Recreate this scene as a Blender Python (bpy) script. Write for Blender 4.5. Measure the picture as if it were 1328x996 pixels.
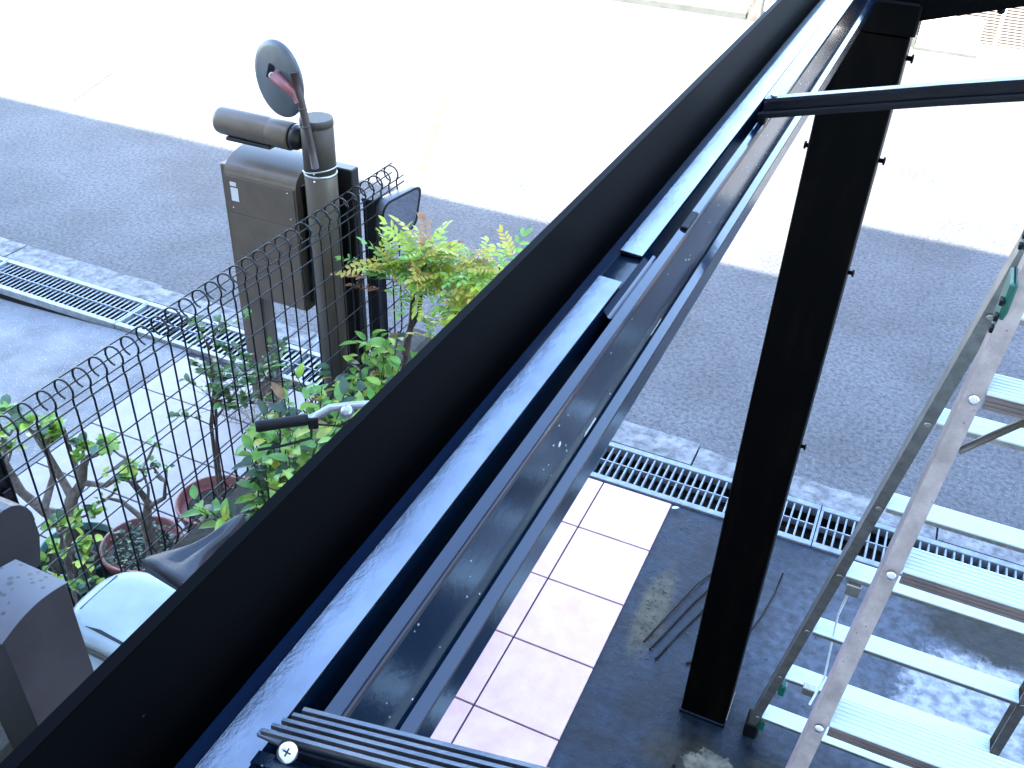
import bpy, math, random
from mathutils import Vector, Matrix, Euler
for o in list(bpy.data.objects): bpy.data.objects.remove(o)
S = bpy.context.scene
C = S.collection
random.seed(7)
R = math.radians
# ------------------------------------------------------------------ camera, world, sun, exposure
cam = bpy.data.objects.new('camera', bpy.data.cameras.new('camera'))
C.objects.link(cam); S.camera = cam
xr = Vector((0.9089218, 0.41515631, 0.03881234)); dn = Vector((0.26645437, -0.50670958, -0.81990699)); fw = Vector((-0.32072298, 0.75557306, -0.57117959))
m = Matrix((xr, -dn, -fw)).transposed().to_4x4(); m.translation = Vector((0, 0, 2.58))
cam.matrix_world = m
cam.data.sensor_width = 36; cam.data.lens = 36 * 1226.07 / 1328
cam.data.clip_start = 0.02; cam.data.clip_end = 2000
cam.data.dof.use_dof = False
EL = 47.8; AZX = 0.15
w = bpy.data.worlds.new('World'); S.world = w; w.use_nodes = True
nt = w.node_tree; bg = nt.nodes['Background']
sky = nt.nodes.new('ShaderNodeTexSky'); sky.sky_type = 'NISHITA'; sky.sun_disc = False
sky.sun_elevation = R(EL); sky.sun_rotation = math.atan2(AZX, -1); sky.air_density = 1.0; sky.dust_density = 0.8; sky.ozone_density = 1.6
nt.links.new(sky.outputs[0], bg.inputs[0]); bg.inputs[1].default_value = 0.15
sun = bpy.data.objects.new('sun', bpy.data.lights.new('sun', 'SUN')); C.objects.link(sun)
sun.data.energy = 3.5; sun.data.angle = R(0.4); sun.data.color = (1, 0.94, 0.82)
sd = Vector((-AZX, 1, 0)).normalized() * math.cos(R(EL)); sd.z = -math.sin(R(EL))
sun.rotation_euler = sd.to_track_quat('-Z', 'Y').to_euler()
S.view_settings.view_transform = 'Standard'; S.view_settings.look = 'None'
S.view_settings.exposure = 3.9; S.view_settings.gamma = 1
S.view_settings.use_curve_mapping = False
S.render.engine = 'CYCLES'

# ------------------------------------------------------------------ materials
def mat(name, col, rough=0.6, metal=0.0, spec=0.5, var=0.0, vscale=8.0, bump=0.0, bscale=60.0, dist=0.01,
        trans=0.0, blobs=(), speck=None, col2=None, stretch=(1, 1, 1), rvar=0.0, contrast=None, fine=None):
    """procedural Principled material: base colour with noise variation, stains, specks and bump, all in object space"""
    M = bpy.data.materials.new(name); M.use_nodes = True
    n = M.node_tree.nodes; L = M.node_tree.links; P = n['Principled BSDF']
    P.inputs['Roughness'].default_value = rough; P.inputs['Metallic'].default_value = metal
    P.inputs['Specular IOR Level'].default_value = spec
    P.inputs['Base Color'].default_value = (*col, 1)
    tc = n.new('ShaderNodeNewGeometry'); mp = n.new('ShaderNodeMapping'); L.new(tc.outputs['Position'], mp.inputs[0]); mp.inputs['Scale'].default_value = stretch
    def noise(sc, det=4, rgh=0.6, src=mp):
        t = n.new('ShaderNodeTexNoise'); t.inputs['Scale'].default_value = sc; t.inputs['Detail'].default_value = det; t.inputs['Roughness'].default_value = rgh
        L.new(src.outputs[0], t.inputs['Vector']); return t.outputs['Fac']
    def ramp(f, a, b):
        r = n.new('ShaderNodeMapRange'); r.inputs['From Min'].default_value = a; r.inputs['From Max'].default_value = b; L.new(f, r.inputs['Value']); return r.outputs[0]
    def mix(f, a, b):
        x = n.new('ShaderNodeMix'); x.data_type = 'RGBA'; L.new(f, x.inputs[0])
        for i, v in ((6, a), (7, b)):
            if isinstance(v, tuple): x.inputs[i].default_value = (*v, 1)
            else: L.new(v, x.inputs[i])
        return x.outputs[2]
    cur = col
    if var or col2:
        c2 = col2 or tuple(min(1, c * (1 - var)) for c in col)
        c1 = col if col2 else tuple(min(1, c * (1 + var)) for c in col)
        cur = mix(ramp(noise(vscale), *(contrast or (0.35, 0.65))), c1, c2)
    for (bx, by, rx, ry, bc, edge, wob) in blobs:
        s = n.new('ShaderNodeMapping'); s.vector_type = 'POINT'; L.new(tc.outputs['Position'], s.inputs[0])
        s.inputs['Location'].default_value = (-bx / rx, -by / ry, 0); s.inputs['Scale'].default_value = (1 / rx, 1 / ry, 0)
        ln = n.new('ShaderNodeVectorMath'); ln.operation = 'LENGTH'; L.new(s.outputs[0], ln.inputs[0])
        nz = noise(13, 8, 0.75, tc); ma = n.new('ShaderNodeMath'); ma.operation = 'MULTIPLY_ADD'; L.new(nz, ma.inputs[0]); ma.inputs[1].default_value = wob; L.new(ln.outputs['Value'], ma.inputs[2])
        f = ramp(ma.outputs[0], 1 + wob * 0.5 + edge, 1 + wob * 0.5 - edge)
        cur = mix(f, cur, bc)
    if fine:
        q = mix(ramp(noise(fine[0], 3, .5), fine[1], fine[2]), (1, 1, 1), (fine[3],) * 3)
        mu = n.new('ShaderNodeMix'); mu.data_type = 'RGBA'; mu.blend_type = 'MULTIPLY'; mu.inputs[0].default_value = 1
        if isinstance(cur, tuple): mu.inputs[6].default_value = (*cur, 1)
        else: L.new(cur, mu.inputs[6])
        L.new(q, mu.inputs[7]); cur = mu.outputs[2]
    if speck:
        for (sc, thr, c) in speck:
            v = n.new('ShaderNodeTexVoronoi'); v.inputs['Scale'].default_value = sc; L.new(tc.outputs['Position'], v.inputs['Vector'])
            f = ramp(v.outputs['Distance'], thr, thr * 0.6); cur = mix(f, cur, c)
    if not isinstance(cur, tuple): L.new(cur, P.inputs['Base Color'])
    if rvar:
        r = n.new('ShaderNodeMapRange'); L.new(noise(vscale * 1.7), r.inputs['Value']); r.inputs['From Min'].default_value = .3; r.inputs['From Max'].default_value = .7
        r.inputs['To Min'].default_value = max(0.02, rough - rvar); r.inputs['To Max'].default_value = rough + rvar; L.new(r.outputs[0], P.inputs['Roughness'])
    if bump:
        b = n.new('ShaderNodeBump'); b.inputs['Strength'].default_value = bump; b.inputs['Distance'].default_value = dist
        L.new(noise(bscale, 6, 0.65), b.inputs['Height']); L.new(b.outputs[0], P.inputs['Normal'])
    if trans:
        T = n.new('ShaderNodeBsdfTranslucent'); X = n.new('ShaderNodeMixShader'); X.inputs[0].default_value = trans
        if isinstance(cur, tuple): T.inputs[0].default_value = (*cur, 1)
        else: L.new(cur, T.inputs[0])
        out = n['Material Output']; L.new(P.outputs[0], X.inputs[1]); L.new(T.outputs[0], X.inputs[2]); L.new(X.outputs[0], out.inputs[0])
    return M

M = {}
M['asphalt'] = mat('asphalt', (.082, .087, .095), .8, var=.26, vscale=1.3, bump=1.0, bscale=75, dist=.014, fine=(46, .40, .70, .38),
                   speck=[(85, .30, (.040, .042, .048)), (60, .15, (.20, .21, .23))])
M['tar'] = mat('joint_tar', (.100, .076, .030), .9, var=.2, bump=.4)
M['kerbstone'] = mat('kerb_concrete', (.15, .155, .16), .85, var=.40, vscale=14, fine=(30, .5, .65, .6), bump=.8, bscale=50, speck=[(60, .2, (.10, .10, .10))])
M['slab'] = mat('carport_floor', (.0065, .0115, .020), .40, spec=.28, var=.5, vscale=5, bump=.32, bscale=32, rvar=.2, dist=.010, fine=(30, .38, .66, .42), speck=[(45, .06, (.04, .045, .05))],
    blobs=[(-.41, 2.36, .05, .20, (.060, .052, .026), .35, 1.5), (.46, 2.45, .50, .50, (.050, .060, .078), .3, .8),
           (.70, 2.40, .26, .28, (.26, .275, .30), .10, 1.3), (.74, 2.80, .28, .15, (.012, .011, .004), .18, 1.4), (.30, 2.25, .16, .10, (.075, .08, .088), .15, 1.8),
           (-.13, 1.83, .13, .09, (.020, .016, .008), .3, 2.2), (-.06, 1.84, .07, .05, (.14, .125, .09), .12, 3.2), (-.02, 1.80, .07, .05, (.13, .115, .08), .08, 1.8), (.15, 1.90, .12, .04, (.016, .015, .008), .2, 1.2)])
M['tile'] = mat('tile_pink', (.52, .31, .30), .33, col2=(.58, .385, .375), vscale=11, contrast=(.30, .70), bump=.06, bscale=300, speck=[(140, .12, (.24, .14, .17))])
M['tile2'] = mat('tile_white', (.25, .222, .218), .4, col2=(.29, .262, .258), vscale=14, bump=.06, bscale=300)
M['grout'] = mat('grout', (.030, .018, .026), .9, var=.2, bump=.3)
M['drive'] = mat('neighbour_drive', (.15, .155, .165), .6, col2=(.085, .09, .10), vscale=2.6, bump=.9, bscale=90, dist=.01, rvar=.2,
                 speck=[(75, .17, (.42, .44, .47)), (40, .1, (.34, .35, .37))])
M['galv'] = mat('galvanised_steel', (.17, .20, .235), .45, metal=.4, var=.18, vscale=30, bump=.15, bscale=160, speck=[(60, .16, (.22, .25, .28))])
M['galv_pale'] = mat('pale_galvanised_steel', (.24, .265, .29), .45, metal=.3, var=.18, vscale=30, bump=.15, bscale=160)
M['pit'] = mat('gutter_pit', (.010, .011, .012), .9, var=.3)
M['black'] = mat('black_gloss_paint', (.0015, .007, .022), .10, spec=.62, bump=.02, bscale=30, rvar=.05, vscale=5)
M['black_face'] = mat('black_satin_paint', (.0016, .0070, .0165), .13, spec=.20, bump=.02, bscale=90, speck=[(52, .035, (.20, .25, .32))])
M['black_dull'] = mat('black_dull_paint', (.0003, .0004, .0007), .60, spec=.045, speck=[(40, .03, (.012, .014, .02))])
M['post_paint'] = mat('black_post_paint', (.0002, .0002, .0003), .5, spec=.05, col2=(.0026, .0021, .0011), vscale=20, contrast=(.52, .72), stretch=(1.3, 1.3, .22))
M['cover'] = mat('cover_strip_alu', (.165, .18, .205), .22, metal=1.0, var=.25, vscale=18, bump=.16, bscale=80, dist=.002, stretch=(1, .6, 1))
M['rafter'] = mat('rafter_paint', (.0015, .0025, .006), .32, spec=.2, var=.4, vscale=20, bump=.1, bscale=80)
M['louver'] = mat('scuffed_rib_metal', (.07, .08, .10), .38, metal=.5, col2=(.16, .15, .15), vscale=35, contrast=(.45, .75), bump=.2, bscale=200, stretch=(.3, 1, 1))
M['screw'] = mat('screw_steel', (.62, .64, .70), .25, metal=.9, var=.1, vscale=200)
M['alu_tread'] = mat('ladder_tread_alu', (.50, .58, .61), .42, metal=.25, var=.05, vscale=22, bump=.12, bscale=30, stretch=(.15, 6, 1), dist=.002, speck=[(90, .06, (.15, .17, .19))])
M['alu_rail'] = mat('ladder_rail_alu', (.34, .30, .30), .30, metal=.75, var=.2, vscale=30, bump=.2, bscale=200, speck=[(60, .08, (.08, .07, .07))])
M['alu_rail2'] = mat('ladder_rear_rail_alu', (.30, .29, .26), .30, metal=.75, var=.2, vscale=30, bump=.2, bscale=200, speck=[(60, .08, (.07, .07, .06))])
M['riser'] = mat('ladder_riser', (.20, .165, .16), .4, metal=.5, var=.2)
M['green_plastic'] = mat('green_plastic', (.004, .075, .055), .4, var=.2)
M['rubber'] = mat('black_rubber', (.002, .002, .003), .6, spec=.2, var=.3, bump=.2)
M['grit'] = mat('floor_grit', (.05, .045, .035), .8, var=.6, vscale=60)
M['strip'] = mat('strip_rubber', (.0012, .0012, .0018), .5, spec=.12)
M['rope'] = mat('pale_cord', (.50, .58, .62), .7, var=.2)
M['bronze'] = mat('bronze_brown_paint', (.078, .060, .042), .36, var=.12, vscale=12, bump=.05, bscale=200, spec=.45)
M['bronze_dark'] = mat('bronze_dark_paint', (.007, .006, .006), .35, var=.2)
M['pole'] = mat('lamp_pole_paint', (.070, .058, .042), .32, var=.15, vscale=6, stretch=(1, 1, .3), spec=.4)
M['pole_cap'] = mat('lamp_pole_cap', (.05, .043, .034), .55, spec=.25, var=.15)
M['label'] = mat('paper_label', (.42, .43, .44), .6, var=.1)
M['mirror_back'] = mat('mirror_back_grey', (.040, .050, .056), .4, var=.25, vscale=9)
M['hood'] = mat('mirror_hood_grey', (.065, .075, .085), .35, metal=.3, var=.2, vscale=20)
M['mirror'] = mat('mirror_glass', (.55, .57, .60), .04, metal=1)
M['orange'] = mat('faded_orange_bracket', (.20, .045, .035), .45, col2=(.09, .035, .05), vscale=25)
M['stick'] = mat('brown_stick', (.030, .017, .015), .55, var=.3)
M['strap'] = mat('steel_strap', (.35, .36, .34), .3, metal=.8)
M['wire'] = mat('fence_wire_green', (.0008, .0025, .0035), .35, spec=.3, var=.2)
M['post_green'] = mat('fence_post_paint', (.0008, .0014, .003), .35, spec=.25, var=.2)
M['block'] = mat('wall_block', (.022, .022, .018), .9, var=.4, vscale=10, bump=.7, bscale=60)
M['grey_metal'] = mat('dark_grey_metal', (.015, .0145, .0145), .42, var=.2, bump=.05, bscale=100, spec=.3)
M['grey_lid'] = mat('speckled_lid', (.055, .053, .060), .42, spec=.4, var=.15, speck=[(42, .24, (.012, .010, .012)), (24, .20, (.016, .010, .010))], bump=.05)
M['white_pl'] = mat('white_plastic', (.26, .31, .325), .35, var=.12, vscale=6, bump=.06, bscale=60, speck=[(50, .06, (.10, .13, .15))])
M['white_pl2'] = mat('grey_rim_plastic', (.10, .105, .11), .5, var=.1)
M['saddle'] = mat('saddle_vinyl', (.006, .008, .014), .42, var=.2, vscale=20, bump=.15, bscale=300, spec=.4)
M['chrome'] = mat('bar_silver', (.25, .27, .30), .3, metal=.85)
M['bike_paint'] = mat('bike_paint', (.05, .06, .08), .3, var=.1)
M['tyre'] = mat('tyre_rubber', (.012, .012, .012), .8, bump=.4, bscale=80)
M['terracotta'] = mat('terracotta_plastic', (.165, .045, .038), .5, var=.2, vscale=15)
M['soil'] = mat('soil', (.030, .026, .018), .95, var=.5, vscale=40, bump=1, bscale=60)
M['bark'] = mat('succulent_bark', (.13, .105, .09), .8, var=.35, vscale=40, bump=.6, bscale=90)
M['bark_dark'] = mat('shrub_bark', (.045, .032, .025), .85, var=.4, vscale=40, bump=.6, bscale=90)
M['twig'] = mat('dry_twig', (.17, .14, .11), .85, var=.3)
def leafm(nm, a, b, t=.35, rough=.35): return mat(nm, a, rough, col2=b, vscale=16, contrast=(.4, .6), trans=t, spec=.45)
M['leaf'] = [leafm('leaf_green', (.12, .28, .04), (.07, .19, .035)), leafm('leaf_mid', (.24, .38, .045), (.15, .28, .04)),
             leafm('leaf_dark', (.030, .075, .028), (.022, .05, .02)), leafm('leaf_yellow', (.36, .36, .035), (.22, .27, .035)), leafm('leaf_brown', (.20, .12, .04), (.14, .07, .03))]
M['jade'] = [leafm('jade_green', (.22, .38, .06), (.13, .27, .05), .15), leafm('jade_lime', (.40, .50, .07), (.26, .40, .06), .15), leafm('jade_dark', (.06, .12, .06), (.04, .08, .04), .1)]
M['nand'] = [leafm('nandina_green', (.22, .46, .10), (.16, .34, .07), .5), leafm('nandina_lime', (.46, .56, .08), (.34, .46, .07), .5), leafm('nandina_yellow', (.52, .44, .09), (.42, .36, .08), .5),
             leafm('nandina_rust', (.34, .19, .10), (.25, .12, .07), .45)]
M['small'] = [leafm('small_leaf', (.09, .18, .045), (.05, .11, .03), .3), leafm('small_leaf_pale', (.09, .13, .06), (.05, .08, .04), .2)]
M['wall_white'] = mat('white_render', (.72, .70, .66), .85, var=.04, bump=.2)
M['sidrow'] = mat('siding_row', (.115, .10, .088), .8, var=.05)
M['siding'] = mat('siding', (.50, .45, .42), .7, var=.06)
M['siding_gap'] = mat('siding_gap', (.035, .022, .02), .9)
M['stone'] = mat('shop_stone', (.55, .54, .50), .8, var=.1, bump=.3)
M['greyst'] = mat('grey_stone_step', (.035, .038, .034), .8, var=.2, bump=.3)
M['glass'] = mat('dark_window', (.02, .025, .035), .05, spec=.8)
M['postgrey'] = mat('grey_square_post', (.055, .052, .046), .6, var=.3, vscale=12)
M['house'] = mat('house_render', (.50, .46, .40), .9, var=.05, bump=.2)
M['roof'] = mat('roof_slate', (.06, .06, .065), .8, var=.2, bump=.3)
M['steel'] = mat('frame_white', (.6, .6, .6), .5)

# ------------------------------------------------------------------ mesh helpers
OFF = {}
def root_off(p):
    return OFF.get(p.name, Vector((0, 0, 0))) if p else Vector((0, 0, 0))
class MB:
    def __init__(s): s.v = []; s.f = []; s.sm = []
    def add(s, vs, fs, smooth=False):
        b = len(s.v); s.v += [Vector(v) for v in vs]; s.f += [tuple(b + i for i in f) for f in fs]; s.sm += [smooth] * len(fs); return s
    def box(s, x0, x1, y0, y1, z0, z1, bev=0, M4=None):
        if bev:
            b = bev; pr = [(x0 + b, y0), (x1 - b, y0), (x1, y0 + b), (x1, y1 - b), (x1 - b, y1), (x0 + b, y1), (x0, y1 - b), (x0, y0 + b)]
            pi = [(x0 + 2*b, y0 + b), (x1 - 2*b, y0 + b), (x1 - b, y0 + 2*b), (x1 - b, y1 - 2*b), (x1 - 2*b, y1 - b), (x0 + 2*b, y1 - b), (x0 + b, y1 - 2*b), (x0 + b, y0 + 2*b)]
            vs = [(*p, z0) for p in pr] + [(*p, z1 - b) for p in pr] + [(*p, z1) for p in pi]
            fs = [tuple(range(7, -1, -1)), tuple(range(16, 24))]
            for k in range(8):
                j = (k + 1) % 8; fs += [(k, j, 8 + j, 8 + k), (8 + k, 8 + j, 16 + j, 16 + k)]
        else:
            vs = [(x0, y0, z0), (x1, y0, z0), (x1, y1, z0), (x0, y1, z0), (x0, y0, z1), (x1, y0, z1), (x1, y1, z1), (x0, y1, z1)]
            fs = [(3, 2, 1, 0), (4, 5, 6, 7), (0, 1, 5, 4), (1, 2, 6, 5), (2, 3, 7, 6), (3, 0, 4, 7)]
        if M4: vs = [M4 @ Vector(v) for v in vs]
        return s.add(vs, fs)
    def prism(s, poly, d, M4=None):
        """poly: list of 3D points (closed), extruded by vector d"""
        n = len(poly); d = Vector(d); vs = [Vector(p) for p in poly] + [Vector(p) + d for p in poly]
        if M4: vs = [M4 @ v for v in vs]
        return s.add(vs, [tuple(range(n))[::-1], tuple(range(n, 2 * n))] + [(k, (k + 1) % n, n + (k + 1) % n, n + k) for k in range(n)])
    def tube(s, pts, r, n=8, cap=True, closed=False):
        pts = [Vector(p) for p in pts]; N = len(pts)
        rs = r if isinstance(r, (list, tuple)) else [r] * N
        vs = []; up = None
        for i, p in enumerate(pts):
            a = pts[i - 1] if (i > 0 or closed) else p; b = pts[(i + 1) % N] if (i < N - 1 or closed) else p
            t = (b - a).normalized()
            if up is None: up = Vector((0, 0, 1)) if abs(t.z) < .9 else Vector((1, 0, 0))
            x = t.cross(up).normalized(); up = x.cross(t).normalized()
            for k in range(n):
                a_ = 2 * math.pi * k / n; vs.append(p + (x * math.cos(a_) + up * math.sin(a_)) * rs[i])
        fs = []
        for i in range(N if closed else N - 1):
            j = (i + 1) % N
            for k in range(n): fs.append((i * n + k, i * n + (k + 1) % n, j * n + (k + 1) % n, j * n + k))
        s.add(vs, fs, True)
        if cap and not closed:
            b = len(s.v) - len(vs)
            s.f += [tuple(b + k for k in range(n)), tuple(b + (N - 1) * n + k for k in range(n))[::-1]]; s.sm += [False, False]
        return s
    def lathe(s, prof, c, n=24, axis=None):
        """prof: [(r, h)], about an axis through c"""
        c = Vector(c); ax = Vector(axis or (0, 0, 1)).normalized(); q = Vector((0, 0, 1)).rotation_difference(ax)
        vs = []
        for r, h in prof:
            for k in range(n):
                a = 2 * math.pi * k / n; vs.append(c + q @ Vector((r * math.cos(a), r * math.sin(a), h)))
        fs = []
        for i in range(len(prof) - 1):
            for k in range(n): fs.append((i * n + k, i * n + (k + 1) % n, (i + 1) * n + (k + 1) % n, (i + 1) * n + k))
        s.add(vs, fs, True)
        b = len(s.v) - len(vs); 
        if prof[0][0] > 1e-5: s.f.append(tuple(b + k for k in range(n))[::-1]); s.sm.append(False)
        if prof[-1][0] > 1e-5: s.f.append(tuple(b + (len(prof) - 1) * n + k for k in range(n))); s.sm.append(False)
        return s
    def mesh(s, name, mt, off=Vector((0, 0, 0))):
        me = bpy.data.meshes.new(name); me.from_pydata([v - off for v in s.v], [], s.f); me.update()
        me.polygons.foreach_set('use_smooth', s.sm); me.materials.append(mt); return me
    def build(s, name, mt, parent=None, **k):
        off = root_off(parent)
        o = bpy.data.objects.new(name, s.mesh(name, mt, off)); C.objects.link(o)
        if parent: o.parent = parent; OFF[o.name] = off
        for a, b in k.items(): o[a] = b
        if any(s.sm) and not all(s.sm):
            pass
        return o
def inst(name, me, loc, parent=None, rot=None, sc=None, M4=None):
    o = bpy.data.objects.new(name, me); C.objects.link(o)
    off = root_off(parent)
    if parent: o.parent = parent
    if M4 is not None:
        mm = M4.copy(); mm.translation -= off; o.matrix_local = mm
    else:
        o.location = Vector(loc) - off
        if rot: o.rotation_euler = rot
        if sc: o.scale = sc
    return o
def thing(name, label, cat, loc, group=None):
    o = bpy.data.objects.new(name, None); C.objects.link(o); o.location = loc; o.empty_display_size = .1
    o['label'] = label; o['category'] = cat
    if group: o['group'] = group
    OFF[o.name] = Vector(loc); return o
def struct(name, mb, mt): return mb.build(name, mt, None, kind='structure')
def sheet(x0, x1, y0, y1, z, zr=None):
    return MB().add([(x0, y0, z), (x1, y0, z), (x1, y1, z), (x0, y1, z)], [(0, 1, 2, 3)])

# ------------------------------------------------------------------ ground, road, floors
struct('ground', sheet(-300, 300, -300, 300, -.30), M['asphalt'])
struct('road', MB().box(-40, 40, 3.325, 11.4, -.25, 0), M['asphalt'])
gp = struct('gutter_pit', MB().box(-12, 6, 2.94, 3.205, -.25, -.16), M['pit'])
struct('carport_floor', MB().box(-.512, 6, -.6, 2.94, -.25, 0), M['slab'])
# pale joint lines and patches in the sunlit road
for i, (p, q, wd) in enumerate([((-7.46, 8.5), (-6.21, 5.36), .10), ((-4.51, 7.66), (-4.1, 10.8), .07)]):
    a = Vector((*p, .004)); b = Vector((*q, .004)); n_ = (b - a).cross(Vector((0, 0, 1))).normalized() * wd / 2
    struct('road_joint', MB().add([a - n_, b - n_, b + n_, a + n_], [(0, 1, 2, 3)]), M['tar'])
arc = []
for k in range(25):
    t = k / 24; arc.append(Vector((-3.1 - .9 * math.sin(t * 2.6) , 5.5 + 5.4 * t, .004)))
mb = MB()
for i in range(24):
    d = (arc[i + 1] - arc[i]).cross(Vector((0, 0, 1))).normalized() * .035
    mb.add([arc[i] - d, arc[i + 1] - d, arc[i + 1] + d, arc[i] + d], [(0, 1, 2, 3)])
struct('road_joint', mb, M['tar'])
# kerb blocks along the gutter (parts of the kerb bed)
kb = struct('kerb', MB().box(-12, 6, 3.205, 3.324, -.25, -.012), M['pit'])
def rough_block(x0, x1, y0, y1, z1, mt, par, jag=.012, seed=0, name='kerb_block'):
    rnd = random.Random(seed); mb = MB(); n = 14; top = []
    for k in range(n + 1):
        x = x0 + (x1 - x0) * k / n
        top.append((x, y1 + (rnd.uniform(-jag, jag) * .5), z1 + rnd.uniform(-.002, .002)))
    vs = [(x0 + (x1 - x0) * k / n, y0, z1) for k in range(n + 1)] + top + [(x0 + (x1 - x0) * k / n, y0, -.02) for k in range(n + 1)] + [(t[0], t[1] + .004, -.02) for t in top]
    N = n + 1; fs = []
    for k in range(n):
        fs += [(k, k + 1, N + k + 1, N + k), (2 * N + k, 2 * N + k + 1, k + 1, k), (N + k, N + k + 1, 3 * N + k + 1, 3 * N + k)]
    fs += [(0, N, 3 * N, 2 * N), (n, 2 * N + n, 3 * N + n, N + n)]
    mb.add(vs, fs); return mb.build(name, mt, par)
for i in range(11):
    x0 = -6.51 + i * 1.0
    rough_block(x0 + .004, x0 + .996, 3.207, 3.352 + (.02 if i % 3 else -.01), .006 + (.004 if i % 2 else 0), M['kerbstone'], kb, .008 + .01 * (i > 5), i)
# drain grates
def grate(x0, x1, label, grp='steel drain grates along the road edge'):
    t = thing('drain_grate', label, 'drain grate', ((x0 + x1) / 2, 3.07, 0), grp)
    f = MB()
    for a, b in ((2.943, 2.972), (3.172, 3.202)): f.box(x0 + .002, x1 - .002, a, b, -.03, .010, .002)
    f.box(x0 + .002, x0 + .012, 2.973, 3.171, -.03, .0085); f.box(x1 - .012, x1 - .002, 2.973, 3.171, -.03, .0085)
    f.build('grate_frame', M['galv_pale'] if x1 < -1.4 else M['galv'], t)
    MB().box(x0 + .013, x1 - .013, 3.069, 3.075, -.02, .0075).build('centre_bar', M['galv'], t)
    n = int(round((x1 - x0 - .02) / .032)); p = (x1 - x0 - .02) / n
    if x1 < -1.4:   # old style louvred bars, wide and slightly tilted, narrow dark slits
        me = MB().prism([(-.0105, -.0985, -.006), (.0100, -.0985, .002), (.0100, -.0985, .0055), (-.0105, -.0985, -.0025)], (0, .197, 0)).mesh('grate_bar', M['galv_pale'])
    else: me = MB().box(-.0036, .0036, -.0985, .0985, -.022, .006, .001).mesh('grate_bar', M['galv'])
    for k in range(1, n): inst('grate_bar', me, (x0 + .01 + k * p, 3.072, 0), t)
grs = [(-5.457, -4.459, 'steel drain grate farthest left along the road edge'), (-4.459, -3.461, 'steel drain grate beside the wet neighbouring drive'), (-3.461, -2.463, 'steel drain grate behind the mesh fence rings'),
       (-2.463, -1.465, 'steel drain grate behind the parcel box and lamp pole'), (-1.465, -.952, 'short steel drain grate behind the leafy shrub and black beam'), (-.952, .046, 'steel drain grate above the pink tiles, left of the black post'),
       (.046, 1.044, 'steel drain grate behind the step ladder'), ]
for g in grs: grate(*g)
# pink porch tiles
tb = struct('tile_bed', MB().box(-1.74, -.512, -.5, 2.94, -.25, .001), M['grout'])
def tile_set(xs, ys, par, mt, z=.008, g=.0065, seed=1):
    rnd = random.Random(seed)
    for i in range(len(xs) - 1):
        for j in range(len(ys) - 1):
            h = rnd.uniform(-.0006, .0006)
            MB().box(xs[i] + g / 2, xs[i + 1] - g / 2, ys[j] + g / 2, ys[j + 1] - g / 2, -.01, z + h, .0012).build('floor_tile', mt, par)
tile_set([-1.739, -1.407, -1.107, -.807, -.511], [.80, 1.105, 1.41, 1.714, 2.02, 2.326, 2.632, 2.932], tb, M['tile'])
# neighbour's tiles and drive
nb = struct('neighbour_path', MB().box(-2.97, -1.86, -.6, 2.94, -.25, -.012), M['grout'])
tile_set([-2.965, -2.66, -2.355, -2.05, -1.86], [.45, .755, 1.06, 1.365, 1.672, 1.978, 2.283, 2.59, 2.90], nb, M['tile2'], z=-.002, seed=2)
mb = MB(); nx, ny = 40, 26; rnd = random.Random(3)
for j in range(ny + 1):
    for i in range(nx + 1):
        x = -12 + 9.03 * i / nx; y = -.6 + 3.53 * j / ny
        mb.v.append(Vector((x, y, -.004 - .05 * max(0, min(1, (-3.3 - x) / .9)) * (y / 2.94 if y > 0 else 0))))
for j in range(ny):
    for i in range(nx): a = j * (nx + 1) + i; mb.f.append((a, a + 1, a + nx + 2, a + nx + 1)); mb.sm.append(True)
struct('neighbour_drive', mb, M['drive'])
struct('drive_base', MB().box(-12, -2.972, -.6, 2.938, -.25, -.12), M['drive'])

# ------------------------------------------------------------------ fence on its block wall
wl = thing('low_block_wall', 'low grey concrete block wall under the green mesh fence', 'wall', (-1.80, 1.5, 0))
for r_ in range(2):
    for k in range(-1, 9):
        y0 = -.2 + k * .395 + (.1975 if r_ else 0); y1 = y0 + .388
        if y0 < -.5: continue
        MB().box(-1.855, -1.745, y0, min(y1, 2.935), .0 + r_ * .172, .166 + r_ * .172, .003).build('wall_block', M['block'], wl)
MB().box(-1.848, -1.752, -.2, 2.93, .002, .333).build('mortar', M['grout'], wl)
fe = thing('mesh_fence', 'dark green wire mesh fence with rolled ring top edge on a low wall', 'fence', (-1.80, 1.5, .34))
FX = -1.80; RZ = 1.132; RR = .031; BZ = .375
path = [(FX - .03, BZ + .058)]
for k in range(7):
    a = math.pi / 2 - k * math.pi / 4 * 1.0
    path.append((FX - .045 + .026 * math.cos(-a + math.pi), BZ + .032 + .026 * math.sin(a) * 1.0)) if False else None
path = [(FX - .060, BZ + .045), (FX - .062, BZ + .022), (FX - .045, BZ + .004), (FX - .020, BZ + .008), (FX - .004, BZ + .045), (FX, BZ + .08), (FX, RZ - RR - .03), (FX - .004, RZ - RR - .008)]
cx = FX - RR + .004
for k in range(13):
    a = R(-40 + k * 25); path.append((cx + RR * math.cos(a), RZ + RR * math.sin(a)))
me = MB().tube([(x, 0, z) for x, z in path], .0031, 6).mesh('vertical_wire', M['wire'])
y = .12
while y < 3.06:
    inst('vertical_wire', me, (0, y, 0), fe, M4=Matrix.Translation((0, y + random.uniform(-.001, .001), 0))); y += .0588
def hw(x, z, r=.0023): MB().tube([(x, .06, z), (x, 3.05, z)], r, 6).build('horizontal_wire', M['wire'], fe)
for z in (.48, .59, .70, .81, .92, 1.033): hw(FX + .004, z)
for a in (140, 215, -35): hw(cx + (RR + .001) * math.cos(R(a)), RZ + (RR + .001) * math.sin(R(a)), .0022)
hw(FX + .001, RZ - RR - .012, .0026)
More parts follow.
